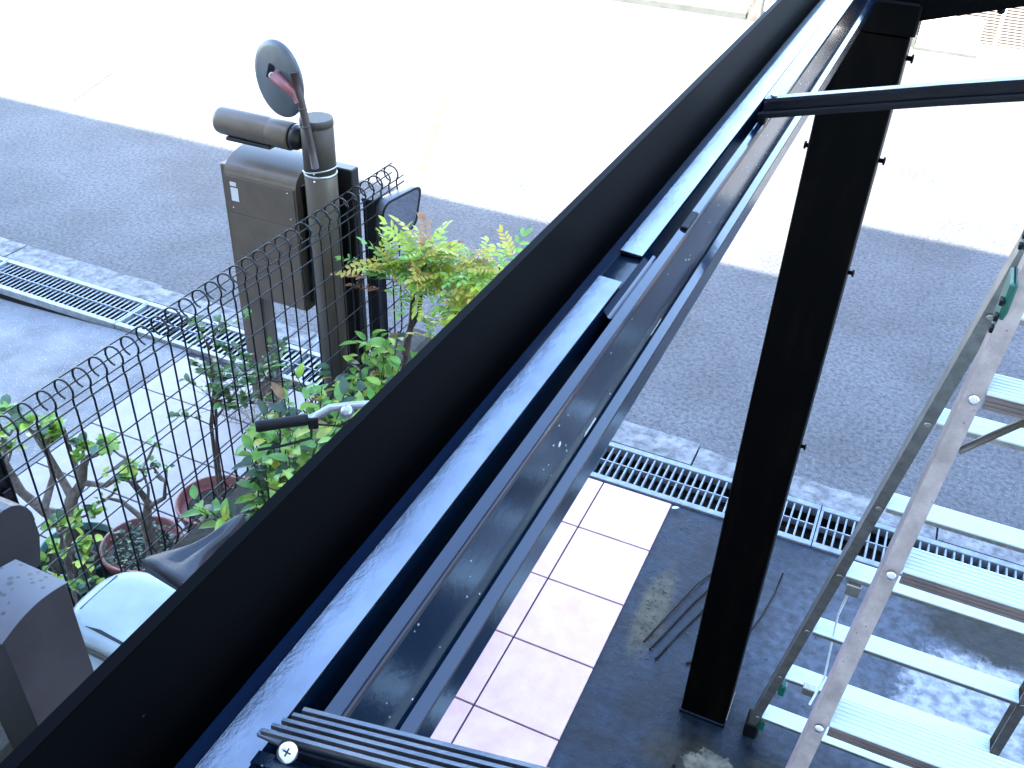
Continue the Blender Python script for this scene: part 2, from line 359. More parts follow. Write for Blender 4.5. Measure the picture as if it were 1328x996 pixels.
for x, z in ((FX - .002, BZ + .05), (FX - .022, BZ + .006), (FX - .047, BZ + .002), (FX - .064, BZ + .028)): hw(x, z, .0022)
for yy in (1.10, 2.862):
    p_ = MB().box(-1.856, -1.806, yy - .03, yy + .03, .338, 1.075, .003).build('fence_post', M['post_green'], fe)
    MB().box(-1.859, -1.803, yy - .033, yy + .033, 1.076, 1.088, .003).build('post_cap', M['post_green'], p_)
    MB().box(-1.803, -1.792, yy - .012, yy + .012, .97, 1.0, .002).build('clamp', M['post_green'], p_)

# ------------------------------------------------------------------ lamp pole with lamp head, round mirror, parcel box unit
lp = thing('lamp_pole', 'round brown metal lamp pole with a cylindrical lamp head pointing left', 'lamp post', (-1.97, 2.74, 0))
MB().lathe([(.0605, 0), (.0605, 1.195), (.0585, 1.2), (.0585, 1.207)], (-1.97, 2.74, 0), 40).build('pole_shaft', M['pole'], lp)
MB().lathe([(.0595, 1.207), (.0595, 1.372), (.057, 1.375), (.057, 1.379), (.0605, 1.381), (.0605, 1.402), (.058, 1.407)], (-1.97, 2.74, 0), 40).build('pole_top', M['pole_cap'], lp)
MB().lathe([(.0612, 1.196), (.0625, 1.2), (.0612, 1.205)], (-1.97, 2.74, 0), 40).build('band', M['strap'], lp)
MB().lathe([(.061, .0), (.085, .001), (.085, .012), (.061, .016)], (-1.97, 2.74, 0), 30).build('base_flange', M['pole'], lp)
for z in (1.185, 1.215, 1.392):
    MB().lathe([(.0045, 0), (.004, .002), (.0005, .003)], (-1.97 + .0605 * math.sin(R(12)), 2.74 - .0605 * math.cos(R(12)), z), 8, (.2, -1, 0)).build('screw', M['screw'], lp)
hd = MB().lathe([(.001, 0), (.040, .001), (.050, .008), (.053, .02), (.053, .235), (.0525, .237), (.0525, .240), (.053, .242), (.053, .325), (.049, .333)], (-2.405, 2.735, 1.325), 36, (1, 0, -.02)).build('lamp_head', M['bronze'], lp)
MB().lathe([(.046, 0), (.046, .02), (.038, .022), (.038, .05)], (-2.072, 2.735, 1.318), 24, (1, 0, 0)).build('lamp_joint', M['bronze_dark'], lp)
MB().box(-2.36, -2.16, 2.700, 2.770, 1.262, 1.2745, .003).build('lamp_lens', M['bronze_dark'], hd)
# round mirror on a brown stick strapped to the pole
mr = thing('round_mirror', 'round grey convex road mirror seen from behind on a brown stick', 'traffic mirror', (-1.93, 2.66, 1.2))
mc = Vector((-2.092, 2.70, 1.533)); nrm = Vector((.30, .953, -.01)).normalized()
MB().lathe([(.001, -.014), (.03, -.013), (.11, -.006), (.130, 0), (.1335, .006), (.1335, .012), (.128, .014)], mc, 48, nrm).build('mirror_back', M['mirror_back'], mr)
MB().lathe([(.127, .0142), (.09, .022), (.04, .027), (.001, .028)], mc, 48, nrm).build('mirror_glass', M['mirror'], mr)
st = MB().tube([(-1.986, 2.655, 1.585), (-1.978, 2.657, 1.53), (-1.966, 2.66, 1.462), (-1.955, 2.662, 1.39), (-1.944, 2.663, 1.32), (-1.935, 2.662, 1.25)], [.0135, .0145, .014, .0135, .0135, .014], 12).build('stick', M['stick'], mr)
for z, x in ((1.53, -1.978), (1.495, -1.972), (1.462, -1.966), (1.40, -1.957)): MB().lathe([(.0135, -.003), (.016, 0), (.0135, .003)], (x, 2.659, z), 12, (-.15, 0, 1)).build('stick_knuckle', M['stick'], mr)
ms = mc + Vector((.026, 0, .020))
bk = MB().tube([ms - nrm * .012, ms - nrm * .040 + Vector((.004, 0, 0)), Vector((-1.990, 2.652, 1.515)), Vector((-1.977, 2.655, 1.485))], [.021, .022, .017, .013], 14).build('bracket', M['orange'], mr)
MB().lathe([(.013, 0), (.013, .005), (.009, .007), (.009, .003), (.001, .003)], ms - nrm * .042 + Vector((.002, -.004, .004)), 16, (.35, -1, .5)).build('bracket_bolt', M['strap'], mr)
MB().box(-.012, .012, -.004, .004, -.05, 0, M4=Matrix.Translation(ms - nrm * .012 + Vector((-.030, 0, .030))) @ Euler((0, R(20), 0)).to_matrix().to_4x4()).build('mount_plate', M['rubber'], mr)
MB().tube([(-1.97 + .063 * math.cos(R(a)), 2.74 + .063 * math.sin(R(a)), 1.218 + .012 * math.cos(R(a))) for a in range(-150, 20, 12)], .003, 6).build('wire_tie', M['strap'], mr)
# parcel box unit
pb = thing('parcel_box', 'brown metal parcel delivery box on a slab post with a small pale label', 'parcel box', (-2.23, 2.8, 0))
X0, X1, Y0, Y1 = -2.392, -2.062, 2.70, 2.885
prof = [(Y0, .600), (Y1, .600), (Y1, 1.160)]
for k in range(25): prof.append((Y1 - .010 - .170 * math.sin(R(k * 3.6)), 1.200 - .068 * (1 - math.cos(R(k * 3.6)))))
prof.append((Y0, 1.124))
bd = MB().prism([(X0, a, b) for a, b in prof], (X1 - X0, 0, 0)).build('box_body', M['bronze'], pb)
zs = [.604, .785, .965, 1.122]
for k in range(3): MB().box(X0 + .008, X1 - .008, Y0 - .0045, Y0 + .003, zs[k] + .002, zs[k + 1] - .002, .001).build('door_panel', M['bronze'], pb)
MB().box(X0 + .028, X0 + .056, Y0 - .0062, Y0 - .0047, 1.082, 1.098).build('sticker', M['label'], pb)
MB().box(X0 + .028, X0 + .062, Y0 - .0062, Y0 - .0047, 1.020, 1.075).build('sticker', M['label'], pb)
for x, z in ((X0 + .03, .99), (X1 - .03, 1.0), (X1 - .035, 1.105)): MB().lathe([(.004, 0), (.002, .002)], (x, Y0 - .0047, z), 8, (0, -1, 0)).build('rivet', M['screw'], pb)
MB().box(X1 + .0005, X1 + .006, Y0 + .03, Y1 - .015, .63, 1.13, .002).build('side_recess', M['bronze_dark'], pb)
MB().box(-2.465, -2.340, 2.765, 2.835, 0, 1.128, .004).build('slab_post', M['bronze'], pb)
MB().box(-1.995, -1.895, 2.83, 2.88, .0, 1.19, .004).build('side_panel', M['bronze_dark'], pb)
MB().box(-2.0615, -1.996, 2.84, 2.87, .70, 1.16, .002).build('link_panel', M['bronze_dark'], pb)

# rectangular mirror on the fence end post
rm = thing('rectangular_mirror', 'small rounded rectangular mirror with a silver grey hood at the end of the mesh fence', 'mirror', (-1.80, 2.93, .97))
def rrect(w_, h_, r_, n=6):
    o = []
    for cx_, cy_, a0 in ((w_ - r_, h_ - r_, 0), (-w_ + r_, h_ - r_, 90), (-w_ + r_, -h_ + r_, 180), (w_ - r_, -h_ + r_, 270)):
        for k in range(n + 1): a = R(a0 + 90 * k / n); o.append((cx_ + r_ * math.cos(a), cy_ + r_ * math.sin(a)))
    return o
c0 = Vector((-1.760, 2.945, .990)); Q = Matrix.Translation(c0) @ Euler((0, 0, R(-8))).to_matrix().to_4x4() @ Euler((R(0), R(10), 0)).to_matrix().to_4x4()
def rr3(w_, h_, r_, x): return [Q @ Vector((x, a, b)) for a, b in rrect(w_, h_, r_)]
n_ = len(rrect(1, 1, .1))
mb = MB(); rings = [rr3(.118, .098, .042, 0), rr3(.118, .098, .042, -.014), rr3(.105, .088, .04, -.045), rr3(.06, .055, .04, -.075)]
mb.add([p for r_ in rings for p in r_], [(i * n_ + k, (i + 1) * n_ + k, (i + 1) * n_ + (k + 1) % n_, i * n_ + (k + 1) % n_) for i in range(3) for k in range(n_)] + [tuple(3 * n_ + k for k in range(n_))], True)
mb.build('mirror_hood', M['hood'], rm)
mb = MB(); rings = [rr3(.118, .098, .042, 0), rr3(.121, .101, .044, .004), rr3(.110, .090, .037, .005)]
mb.add([p for r_ in rings for p in r_], [(i * n_ + k, i * n_ + (k + 1) % n_, (i + 1) * n_ + (k + 1) % n_, (i + 1) * n_ + k) for i in range(2) for k in range(n_)], True); mb.build('mirror_rim', M['rubber'], rm)
MB().add(rr3(.111, .091, .037, .0035), [tuple(range(n_))]).build('mirror_glass', M['mirror'], rm)
MB().tube([Q @ Vector((-.08, 0, 0)), (-1.83, 2.90, .95), (-1.83, 2.89, .93)], .016, 10).build('mirror_arm', M['galv'], rm)

# ------------------------------------------------------------------ black gutter beam
gb = thing('gutter_beam', 'long black carport gutter beam crossing the picture diagonally, glossy and partly dismantled', 'gutter beam', (-.25, 1.4, 1.98))
YA, YB = -.38, 3.06
def ext(poly, y0, y1): return MB().prism([(x, y0, z) for x, z in poly], (0, y1 - y0, 0))
ext([(-.3035, 2.050), (-.300, 2.050), (-.300, 2.1775), (-.2985, 2.180), (-.3050, 2.182), (-.3065, 2.178), (-.3035, 2.176)], YA, YB).build('gutter_wall', M['black_dull'], gb)
ext([(-.2995, 2.052), (-.2700, 2.052), (-.2700, 2.060), (-.2995, 2.060)], YA, YB).build('gutter_floor', M['black'], gb)
# body: ledge left of the cover, deep slot right of it, sloped shoulder low on the right face
ext([(-.2695, 1.985), (-.2065, 1.978), (-.204, 1.980), (-.204, 2.0090), (-.2050, 2.0105), (-.2140, 2.0150), (-.2150, 2.017), (-.2150, 2.094), (-.2165, 2.0965), (-.2275, 2.0985), (-.2275, 2.060), (-.2430, 2.060), (-.2430, 2.0965), (-.2695, 2.0965)], YA, YB).build('beam_body', M['black_face'], gb)
ext([(-.2825, 2.0945), (-.2700, 2.0945), (-.2700, 2.0965), (-.2825, 2.0975)], YA, YB).build('left_ledge', M['black'], gb)
ext([(-.2275, 2.0990), (-.2185, 2.0972), (-.2185, 2.0985), (-.2275, 2.1003)], YA, YB).build('seal_strip', M['black'], gb)
ext([(-.2180, 2.0972), (-.2152, 2.0968), (-.2148, 2.0985), (-.2158, 2.1005), (-.2170, 2.0990), (-.2178, 2.0998)], YA, YB).build('ridge_bead', M['black'], gb)
ext([(-.2137, 2.0156), (-.2048, 2.0110), (-.2044, 2.0120), (-.2132, 2.0166)], YA, YB).build('shoulder_strip', M['black'], gb)
mb = MB(); tr = [(-.2428 + .0152 * k / 10, 2.0900 + .0085 * ((k - 5) / 5) ** 2) for k in range(11)]
for k in range(10):
    a, b = tr[k], tr[k + 1]; mb.add([(a[0], .80, a[1]), (b[0], .80, b[1]), (b[0], .955, b[1]), (a[0], .955, a[1])], [(0, 1, 2, 3)], True)
mb.build('trough', M['black'], gb)
def cover(y0, y1):
    return ext([(-.2700, 2.1000), (-.2440, 2.0995), (-.2430, 2.1005), (-.2435, 2.1020), (-.2690, 2.1035), (-.2705, 2.1020)], y0, y1).build('cover_strip', M['cover'], gb)
cover(.2, .858); cover(YA, .198); cover(.926, YB)
ext([(-.2695, 2.0966), (-.2450, 2.0966), (-.2450, 2.0994), (-.2695, 2.0998)], .930, YB).build('cover_support', M['black_dull'], gb)
ext([(-.2695, 2.0966), (-.2450, 2.0966), (-.2450, 2.0994), (-.2695, 2.0998)], YA, .854).build('cover_support', M['black_dull'], gb)
ext([(-.2425, 2.0900), (-.2280, 2.0900), (-.2278, 2.0990), (-.2425, 2.1010)], 1.56, YB).build('inner_rail', M['black'], gb)
for y_ in (1.44, 1.02): MB().box(-.2272, -.2180, y_, y_ + .05, 2.0995, 2.1030, .001).build('rubber_block', M['rubber'], gb)
rnd = random.Random(11); mb = MB()
for k in range(60):
    y_ = rnd.uniform(.3, 1.9); z_ = rnd.uniform(2.022, 2.09); s_ = rnd.uniform(.0004, .0010) * (1 if k % 9 else 1.8)
    mb.lathe([(s_, 0), (s_ * .6, .0004)], (-.2150, y_, z_), 6, (1, 0, 0))
mb.lathe([(.0030, 0), (.0016, .0006)], (-.2150, .62, 2.062), 8, (1, 0, 0))
mb.build('splash_mark', M['label'], gb, kind='stuff')
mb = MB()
for y0, y1, z in ((.690, .722, 2.0225), (.692, .720, 2.0245), (.90, .94, 2.0215)): mb.box(-.2150, -.2146, y0, y1, z - .0004, z + .0004)  # thin white strips: glint lines on the beam face, painted in as geometry
mb.build('painted_glint', M['label'], gb, kind='stuff')

# carport post
cp = thing('carport_post', 'thick square black carport post standing on the dark wet floor', 'post', (-.13, 2.06, 0))
MB().box(-.2035, -.0625, 1.990, 2.130, 0.004, 2.126, .003).build('post_shaft', M['post_paint'], cp)
MB().box(-.207, -.059, 1.9865, 2.1335, 0.001, .016, .002).build('post_base', M['black_face'], cp)
for x, z, sx in ((-.0622, 2.074, 1), (-.0622, 1.864, 1), (-.0622, 1.60, 1), (-.0622, 1.1, 1), (-.2038, 1.868, -1)):
    MB().lathe([(.005, 0), (.005, .009), (.009, .0095), (.009, .013), (.005, .014)], (x, 2.05, z), 8, (sx, 0, 0)).build('bolt', M['rubber'], cp)
br = MB().box(-.2030, -.055, 1.985, 2.135, 2.128, 2.187, .004).build('bracket', M['post_paint'], cp)
arm = []
for k in range(13):
    x = -.128 + k * .22; z = 2.150 + .30 * (x + .075) - .032 * (x + .075) ** 2; arm.append((x, z))
mb = MB(); vs = []; 
for x, z in arm: vs += [(x, 1.995, z), (x, 2.125, z), (x, 2.125, z + .13), (x, 1.995, z + .13)]
fs = [(0, 1, 2, 3), tuple(4 * 12 + k for k in (3, 2, 1, 0))]
for i in range(12):
    for k in range(4): fs.append((4 * i + k, 4 * i + 4 + k, 4 * i + 4 + (k + 1) % 4, 4 * i + (k + 1) % 4))
mb.add(vs, fs).build('roof_arm', M['black_dull'], cp)
MB().lathe([(.007, 0), (.007, .012), (.003, .014)], (.077, 2.02, 2.1958), 8, (0, 0, -1)).build('bolt', M['rubber'], cp)

# rafters (ribbed rails that lie on the beam)
def sloped(poly, x0, z0, L_, sl=.285, curve=-.03, n=10):
    """poly in (y, z') swept along +X with slope sl"""
    mb = MB(); N = len(poly); vs = []
    for i in range(n + 1):
        x = L_ * i / n; dz = sl * x + curve * x * x
        vs += [(x0 + x, a, z0 + dz + b) for a, b in poly]
    fs = [tuple(range(N)), tuple(n * N + k for k in range(N))[::-1]]
    for i in range(n):
        for k in range(N): fs.append((i * N + k, (i + 1) * N + k, (i + 1) * N + (k + 1) % N, i * N + (k + 1) % N))
    return mb.add(vs, fs)
r1 = thing('rafter', 'dark ribbed roof rafter with a bright cross head screw at the bottom of the picture', 'rafter', (-.22, .24, 2.135), 'roof rafters on the gutter beam')
ribs = [(.2485, .2515), (.2435, .2462), (.2385, .2412), (.2335, .2362), (.2285, .2312)]
sloped([(.226, -.012), (.252, -.012), (.252, -.002), (.226, -.002)], -.219, 2.140, 2.4).build('rafter_base', M['rafter'], r1)
for a, b in ribs: sloped([(a, -.0018), (b, -.0018), (b - .0003, .0012), (a + .0003, .0012)], -.2195 + (0.2515 - b) * -.6, 2.1392, 2.4).build('rib', M['louver'], r1)
sloped([(.218, -.016), (.2258, -.016), (.2258, -.007), (.218, -.007)], -.232, 2.134, 2.4).build('side_rail', M['black_face'], r1)
sloped([(.205, -.020), (.2178, -.020), (.2178, -.0165), (.205, -.0165)], -.232, 2.130, 2.4).build('flange', M['rafter'], r1)
MB().box(-.2365, -.218, .2300, .2345, 2.1310, 2.1330, .0005).build('end_tab', M['louver'], r1)
MB().box(-.2380, -.214, .2020, .2060, 2.1160, 2.1185, .0006).build('end_tab', M['louver'], r1)
for x_ in (-.205,): MB().box(-.212, x_ + .0, .21, .25, 2.0985, 2.1275, .001).build('foot_block', M['rubber'], r1)
sc_ = Vector((-.2065, .2195, 2.1500)); ax = Vector((.25, -.45, .85)).normalized()
so = MB().lathe([(.0028, -.012), (.0028, 0), (.0052, .0002), (.0054, .001), (.0048, .0022), (.003, .003), (.0005, .0033)], sc_, 24, ax).build('screw', M['screw'], r1)
q = Vector((0, 0, 1)).rotation_difference(ax).to_matrix().to_4x4()
mb = MB(); T4 = Matrix.Translation(sc_ + ax * .0027) @ q
mb.box(-.0022, .0022, -.0004, .0004, 0, .0009, M4=T4); mb.box(-.0004, .0004, -.0022, .0022, 0, .00095, M4=T4); mb.build('cross_slot', M['pit'], so)
r2 = thing('rafter', 'thin black double ridged rafter lying on the beam in front of the post', 'rafter', (-.22, 1.445, 2.12), 'roof rafters on the gutter beam')
sloped([(1.434, -.002), (1.462, -.002), (1.462, .020), (1.434, .020)], -.222, 2.114, 2.4, .262).build('rafter_rail', M['rafter'], r2)
sloped([(1.428, -.004), (1.4338, -.004), (1.4338, .004), (1.430, .006), (1.428, .003)], -.228, 2.113, 2.4, .262).build('front_lip', M['rafter'], r2)
sloped([(1.437, .0202), (1.459, .0202), (1.457, .0235), (1.439, .0235)], -.222, 2.114, 2.4, .262).build('top_ridge', M['rafter'], r2)
MB().box(-.2270, -.2160, 1.436, 1.460, 2.1005, 2.1125, .001).build('foot_block', M['rubber'], r2)
MB().lathe([(.005, 0), (.0045, .003), (.001, .0045)], (-.212, 1.448, 2.1405), 12).build('screw', M['screw'], r2)

def settle(root, k, loc):
    """the profile drawings above are oversize; cut every part down about the thing's own base and set the thing in place"""
    for ch in root.children_recursive:
        if ch.type == 'MESH': ch.data.transform(Matrix.Scale(k, 4))
        ch.location *= k
    root.location = loc
settle(gb, .65, (-.1625, .910, 2.190)); settle(r1, .65, (-.143, .156, 2.2908)); settle(r2, .65, (-.143, .93925, 2.281))

# ------------------------------------------------------------------ step ladder
ld = thing('step_ladder', 'aluminium step ladder standing open on the wet floor at the right', 'ladder', (.30, 1.5, 0))
def A_pt(z, side):   # rear frame
    return Vector(((.0977 * z) if side < 0 else .652 - .062 * z, 2.033 - .2397 * z, z))
def B_pt(z, side):
    return Vector(((.0934 + .1086 * (z - 1.298)) if side < 0 else .720 - .070 * z, .649 + .334 * z, z))
def rail(fn, side, z0, z1, w_, d_, mt, name='rail'):
    a, b = fn(z0, side), fn(z1, side); t = (b - a).normalized()
    x = Vector((1, 0, 0)); x = (x - t * x.dot(t)).normalized(); y_ = t.cross(x)
    mb = MB(); s_ = -side
    # C-channel: web outside, two flanges inwards
    pr = [(0, -d_ / 2), (s_ * w_, -d_ / 2), (s_ * w_, -d_ / 2 + .003), (s_ * .003, -d_ / 2 + .003), (s_ * .003, d_ / 2 - .003), (s_ * w_, d_ / 2 - .003), (s_ * w_, d_ / 2), (0, d_ / 2)]
    P1 = [a + x * u + y_ * v for u, v in pr]
    return mb.prism(P1, b - a).build(name, mt, ld)
for sd_ in (-1, 1):
    rail(A_pt, sd_, .055, 2.30, .024, .044, M['alu_rail2'], 'rear_rail')
    rail(B_pt, sd_, .045, 2.36, .025, .048, M['alu_rail'], 'front_rail')
    for fn in (A_pt, B_pt):
        p = fn(.03, sd_); xx = sorted((p.x - sd_ * -.004, p.x - sd_ * .036))
        MB().box(min(xx) - .002, max(xx) + .002, p.y - .034, p.y + .034, 0.001, .062, .006).build('rubber_foot', M['rubber'], ld)
def tread(fn, z, dep, th, mt, name, riser=None, grooves=0, leanback=1):
    a, b = fn(z, -1), fn(z, 1); x0, x1 = a.x + .025, b.x - .025; y0 = a.y - dep / 2; y1 = a.y + dep / 2
    o = MB(); o.box(x0, x1, y0, y1, z - .003, z, .0008); o.box(x0 + .001, x1 - .001, y1 - .0035, y1 - .0005, z - th, z - .0032); 
    n = 7
    for k in range(n):
        yy = y0 + .004 + (dep - .008) * k / (n - 1); o.box(x0 + .001, x1 - .001, yy - .0022, yy + .0022, z + .0001, z + .0007)
    o = o.build(name, mt, ld)
    f = MB(); f.box(x0 + .001, x1 - .001, y0 + .0005, y0 + .0035, z - th, z - .0032)
    if riser:
        for k in range(3): f.box(x0 + .001, x1 - .001, y0 - .0012, y0 + .0004, z - .008 - k * .007, z - .0055 - k * .007)
    f.build('riser', riser or M['alu_rail2'], o)
for k in range(8): tread(A_pt, .140 + .2795 * k, .058, .013, M['alu_tread'], 'rear_tread')
for k in range(-4, 4): tread(B_pt, 1.312 + .2724 * k, .060, .026, M['alu_tread'], 'front_tread', M['riser'])
rv = MB().lathe([(.0075, 0), (.0072, .002), (.005, .0032), (.001, .0036)], (0, 0, 0), 14, (0, -1, .2)).mesh('rivet', M['screw'])
rv2 = MB().lathe([(.0075, 0), (.0072, .002), (.004, .0025), (.001, .002)], (0, 0, 0), 14, (0, -1, -.1)).mesh('rivet', M['alu_rail2'])
for k in range(-4, 4):
    for s_ in (-1, 1):
        p = B_pt(1.298 + .2724 * k, s_); inst('rivet', rv, (p.x - s_ * .014, p.y - .0275, p.z), ld)
for k in range(8):
    for s_ in (-1, 1):
        p = A_pt(.125 + .2795 * k, s_); inst('rivet', rv2, (p.x - s_ * .014, p.y - .0255, p.z), ld)
# green guides and hinge, brace, opening cords
for z in (.045, .30):
    p = A_pt(z + .03, -1); MB().box(p.x + .026, p.x + .046, p.y - .026, p.y + .02, z + .012, z + .052, .004).build('green_guard', M['green_plastic'], ld)
for fn, z in ((A_pt, 1.985), (B_pt, 1.965)):
    p = fn(z, -1); g = MB().box(p.x - .004, p.x + .006, p.y - .030, p.y + .030, z - .035, z + .04, .003).build('green_guard', M['green_plastic'], ld)
    for dz in (-.03, -.012, .012): MB().box(p.x - .009, p.x - .004, p.y - .035, p.y - .020, z + dz - .004, z + dz + .004, .001).build('guard_tooth', M['rubber'], g)
MB().tube([B_pt(1.75, -1) + Vector((.030, .01, 0)), B_pt(1.838, -1) + Vector((.10, .012, -.02))], .0058, 8).build('brace', M['pole'], ld)
MB().tube([A_pt(.975, -1) + Vector((.045, -.022, -.028)), (.137, 1.84, .78), (.158, 1.86, .52), (.140, 1.80, .47)], .0032, 6).build('opening_cord', M['rope'], ld)
MB().box(.128, .162, 1.765, 1.787, .925, .958, .002).build('cord_catch', M['alu_rail2'], ld)
MB().box(.115, .150, 1.865, 1.888, .425, .452, .002).build('cord_catch', M['alu_rail2'], ld)
MB().box(.225, .490, 1.33, 1.60, 2.37, 2.385, .004).build('top_plate', M['alu_tread'], ld)

# ------------------------------------------------------------------ things at the lower left
hb = thing('grey_mailbox', 'dark grey metal box with a curved speckled lid in the lower left corner', 'mailbox', (-1.47, .83, 0))
pr = [(.752, .56), (.912, .56), (.912, 1.036)]
for k in range(9): t = k / 8; pr.append((.914 - .166 * t, 1.041 - .010 * t + .018 * math.sin(math.pi * t)))
MB().prism([(-1.40, a, b) for a, b in pr], (-.14, 0, 0)).build('box_body', M['grey_metal'], hb)
mb = MB(); lid = [(.917 - .175 * t / 40, 1.0435 - .011 * t / 40 + .018 * math.sin(math.pi * t / 40)) for t in range(41)]
mb.prism([(-1.397, a, b) for a, b in lid] + [(-1.397, a, b - .0022) for a, b in lid[::-1]], (-.150, 0, 0)).build('curved_lid', M['grey_lid'], hb)
MB().box(-1.50, -1.44, .80, .86, .001, .558, .003).build('leg', M['grey_metal'], hb)
hb2 = thing('metal_housing', 'dark grey rounded metal housing beside the near fence post', 'housing', (-1.70, .99, 0))
pr = [(.945, .86), (1.035, .872), (1.056, .95)]
for k in range(10): a = R(-5 + k * 19); pr.append((.992 + .064 * math.cos(a), 1.005 + .075 * math.sin(a)))
pr.append((.930, .94))
MB().prism([(-1.655, a, b) for a, b in pr], (-.075, 0, 0)).build('housing_body', M['grey_metal'], hb2)
mb = MB(); ar = [(.992 + .0655 * math.cos(R(-5 + k * 19)), 1.005 + .0765 * math.sin(R(-5 + k * 19))) for k in range(10)]
mb.prism([(-1.654, a, b) for a, b in ar] + [(-1.654, .992 + (a - .992) * .97, 1.005 + (b - 1.005) * .97) for a, b in ar[::-1]], (-.085, 0, 0)).build('housing_hood', M['grey_lid'], hb2)
MB().box(-1.715, -1.675, .97, 1.01, .001, .865, .003).build('leg', M['grey_metal'], hb2)
# white storage bin
bn = thing('storage_bin', 'white plastic storage bin with rounded lid under the bicycle saddle', 'storage bin', (-1.60, 1.18, 0))
def rslab(hw_, hh, r_, cx_, cy_, z): return [(cx_ + a, cy_ + b, z) for a, b in rrect(hw_, hh, r_, 8)]
def loft(rings, cap0=True, cap1=True):
    n = len(rings[0]); mb = MB(); fs = [(i * n + k, i * n + (k + 1) % n, (i + 1) * n + (k + 1) % n, (i + 1) * n + k) for i in range(len(rings) - 1) for k in range(n)]
    mb.add([p for r_ in rings for p in r_], fs, True)
    if cap0: mb.f.append(tuple(range(n))[::-1]); mb.sm.append(False)
    if cap1: mb.f.append(tuple((len(rings) - 1) * n + k for k in range(n))); mb.sm.append(True)
    return mb
bx, by = -1.568, 1.178
loft([rslab(.10, .125, .05, bx - .02, by, .002), rslab(.12, .14, .06, bx - .01, by - .02, .30), rslab(.145, .150, .08, bx, by - .035, .505), rslab(.135, .125, .07, bx, by - .03, .545)]).build('bin_body', M['white_pl'], bn)
loft([rslab(.140, .118, .09, bx, by - .01, .546), rslab(.144, .120, .09, bx, by - .01, .572)]).build('bin_rim', M['white_pl2'], bn)
ldd = loft([rslab(.154, .128, .10, bx, by, .574), rslab(.158, .132, .104, bx, by, .586), rslab(.154, .128, .102, bx, by, .600), rslab(.138, .112, .088, bx, by, .610), rslab(.11, .085, .07, bx, by, .6135)]).build('bin_lid', M['white_pl'], bn)
MB().box(bx - .122, bx - .1195, by - .060, by + .075, .606, .6128).build('lid_seam', M['grey_metal'], ldd)
MB().prism([(bx - .065, by - .098, .606), (bx + .09, by - .104, .606), (bx + .09, by - .098, .606), (bx - .02, by - .090, .606)], (0, 0, .0078)).build('lid_slot', M['pit'], ldd)

# bicycle
bc = thing('bicycle', 'city bicycle with dark blue saddle and silver handlebar parked along the mesh fence', 'bicycle', (-1.25, 1.55, 0))
H2 = Vector((.325, .946, 0)); SX = Vector((.946, -.325, 0)); RA = Vector((-1.415, 1.045, .29)); FA = RA + H2 * 1.02
def wheel(c):
    u = H2; wz = Vector((0, 0, 1))
    ring = lambda r_: [c + u * r_ * math.cos(a) + wz * r_ * math.sin(a) for a in [2 * math.pi * k / 40 for k in range(40)]]
    wh = MB().tube(ring(.272), .017, 10, closed=True).build('wheel', M['tyre'], bc)
    MB().tube(ring(.251), .007, 6, closed=True).build('rim', M['chrome'], wh)
    sp = MB()
    for k in range(20):
        a = 2 * math.pi * k / 20; sp.tube([c + SX * (.02 if k % 2 else -.02), c + u * .25 * math.cos(a) + wz * .25 * math.sin(a)], .0011, 4)
    sp.build('spokes', M['chrome'], wh); MB().tube([c - SX * .04, c + SX * .04], .014, 10).build('hub', M['chrome'], wh)
wheel(RA); wheel(FA)
def sat(f, s_, z): return Vector((-1.366 + .14 * f + .99 * s_, 1.128 + .99 * f - .14 * s_, z))
def at(f, s_, z): p = RA + H2 * f + SX * s_; return Vector((p.x, p.y, z))
BB = at(.42, 0, .27); STt = at(.235, 0, .74); HT = at(.80, 0, .80); HB = at(.865, 0, .60)
for nm, a, b, r_ in (('seat_tube', BB, STt, .014), ('down_tube', BB, HB, .016), ('top_tube', BB.lerp(STt, .35), HT.lerp(HB, .25), .014), ('head_tube', HT, HB, .018)):
    MB().tube([a, b], r_, 12).build(nm, M['bike_paint'], bc)
for s_ in (-.045, .045):
    MB().tube([RA + SX * s_, BB], .008, 8).build('chain_stay', M['bike_paint'], bc); MB().tube([RA + SX * s_, BB.lerp(STt, .8)], .007, 8).build('seat_stay', M['bike_paint'], bc)
    MB().tube([HB, HB + SX * s_ + H2 * .02 + Vector((0, 0, -.05)), FA + SX * s_], .009, 8).build('fork_blade', M['bike_paint'], bc)
MB().tube([STt, sat(.10, 0, .84)], .011, 10).build('seat_post', M['chrome'], bc)
MB().tube([BB - SX * .07, BB + SX * .07], .012, 8).build('crank_axle', M['chrome'], bc)
for s_ in (-1, 1):
    MB().tube([BB + SX * .07 * s_, BB + SX * .075 * s_ + H2 * .12 * s_ + Vector((0, 0, -.11 * s_))], .008, 8).build('crank', M['chrome'], bc)
    MB().box(-.04, .04, -.03, .03, -.01, .01, .003, M4=Matrix.Translation(BB + SX * .115 * s_ + H2 * .12 * s_ + Vector((0, 0, -.11 * s_)))).build('pedal', M['rubber'], bc)
MB().tube([RA + H2 * -.30 * math.cos(a) + Vector((0, 0, .30 * math.sin(a))) for a in [R(10 + k * 13) for k in range(11)]], .012, 6).build('mudguard', M['chrome'], bc)
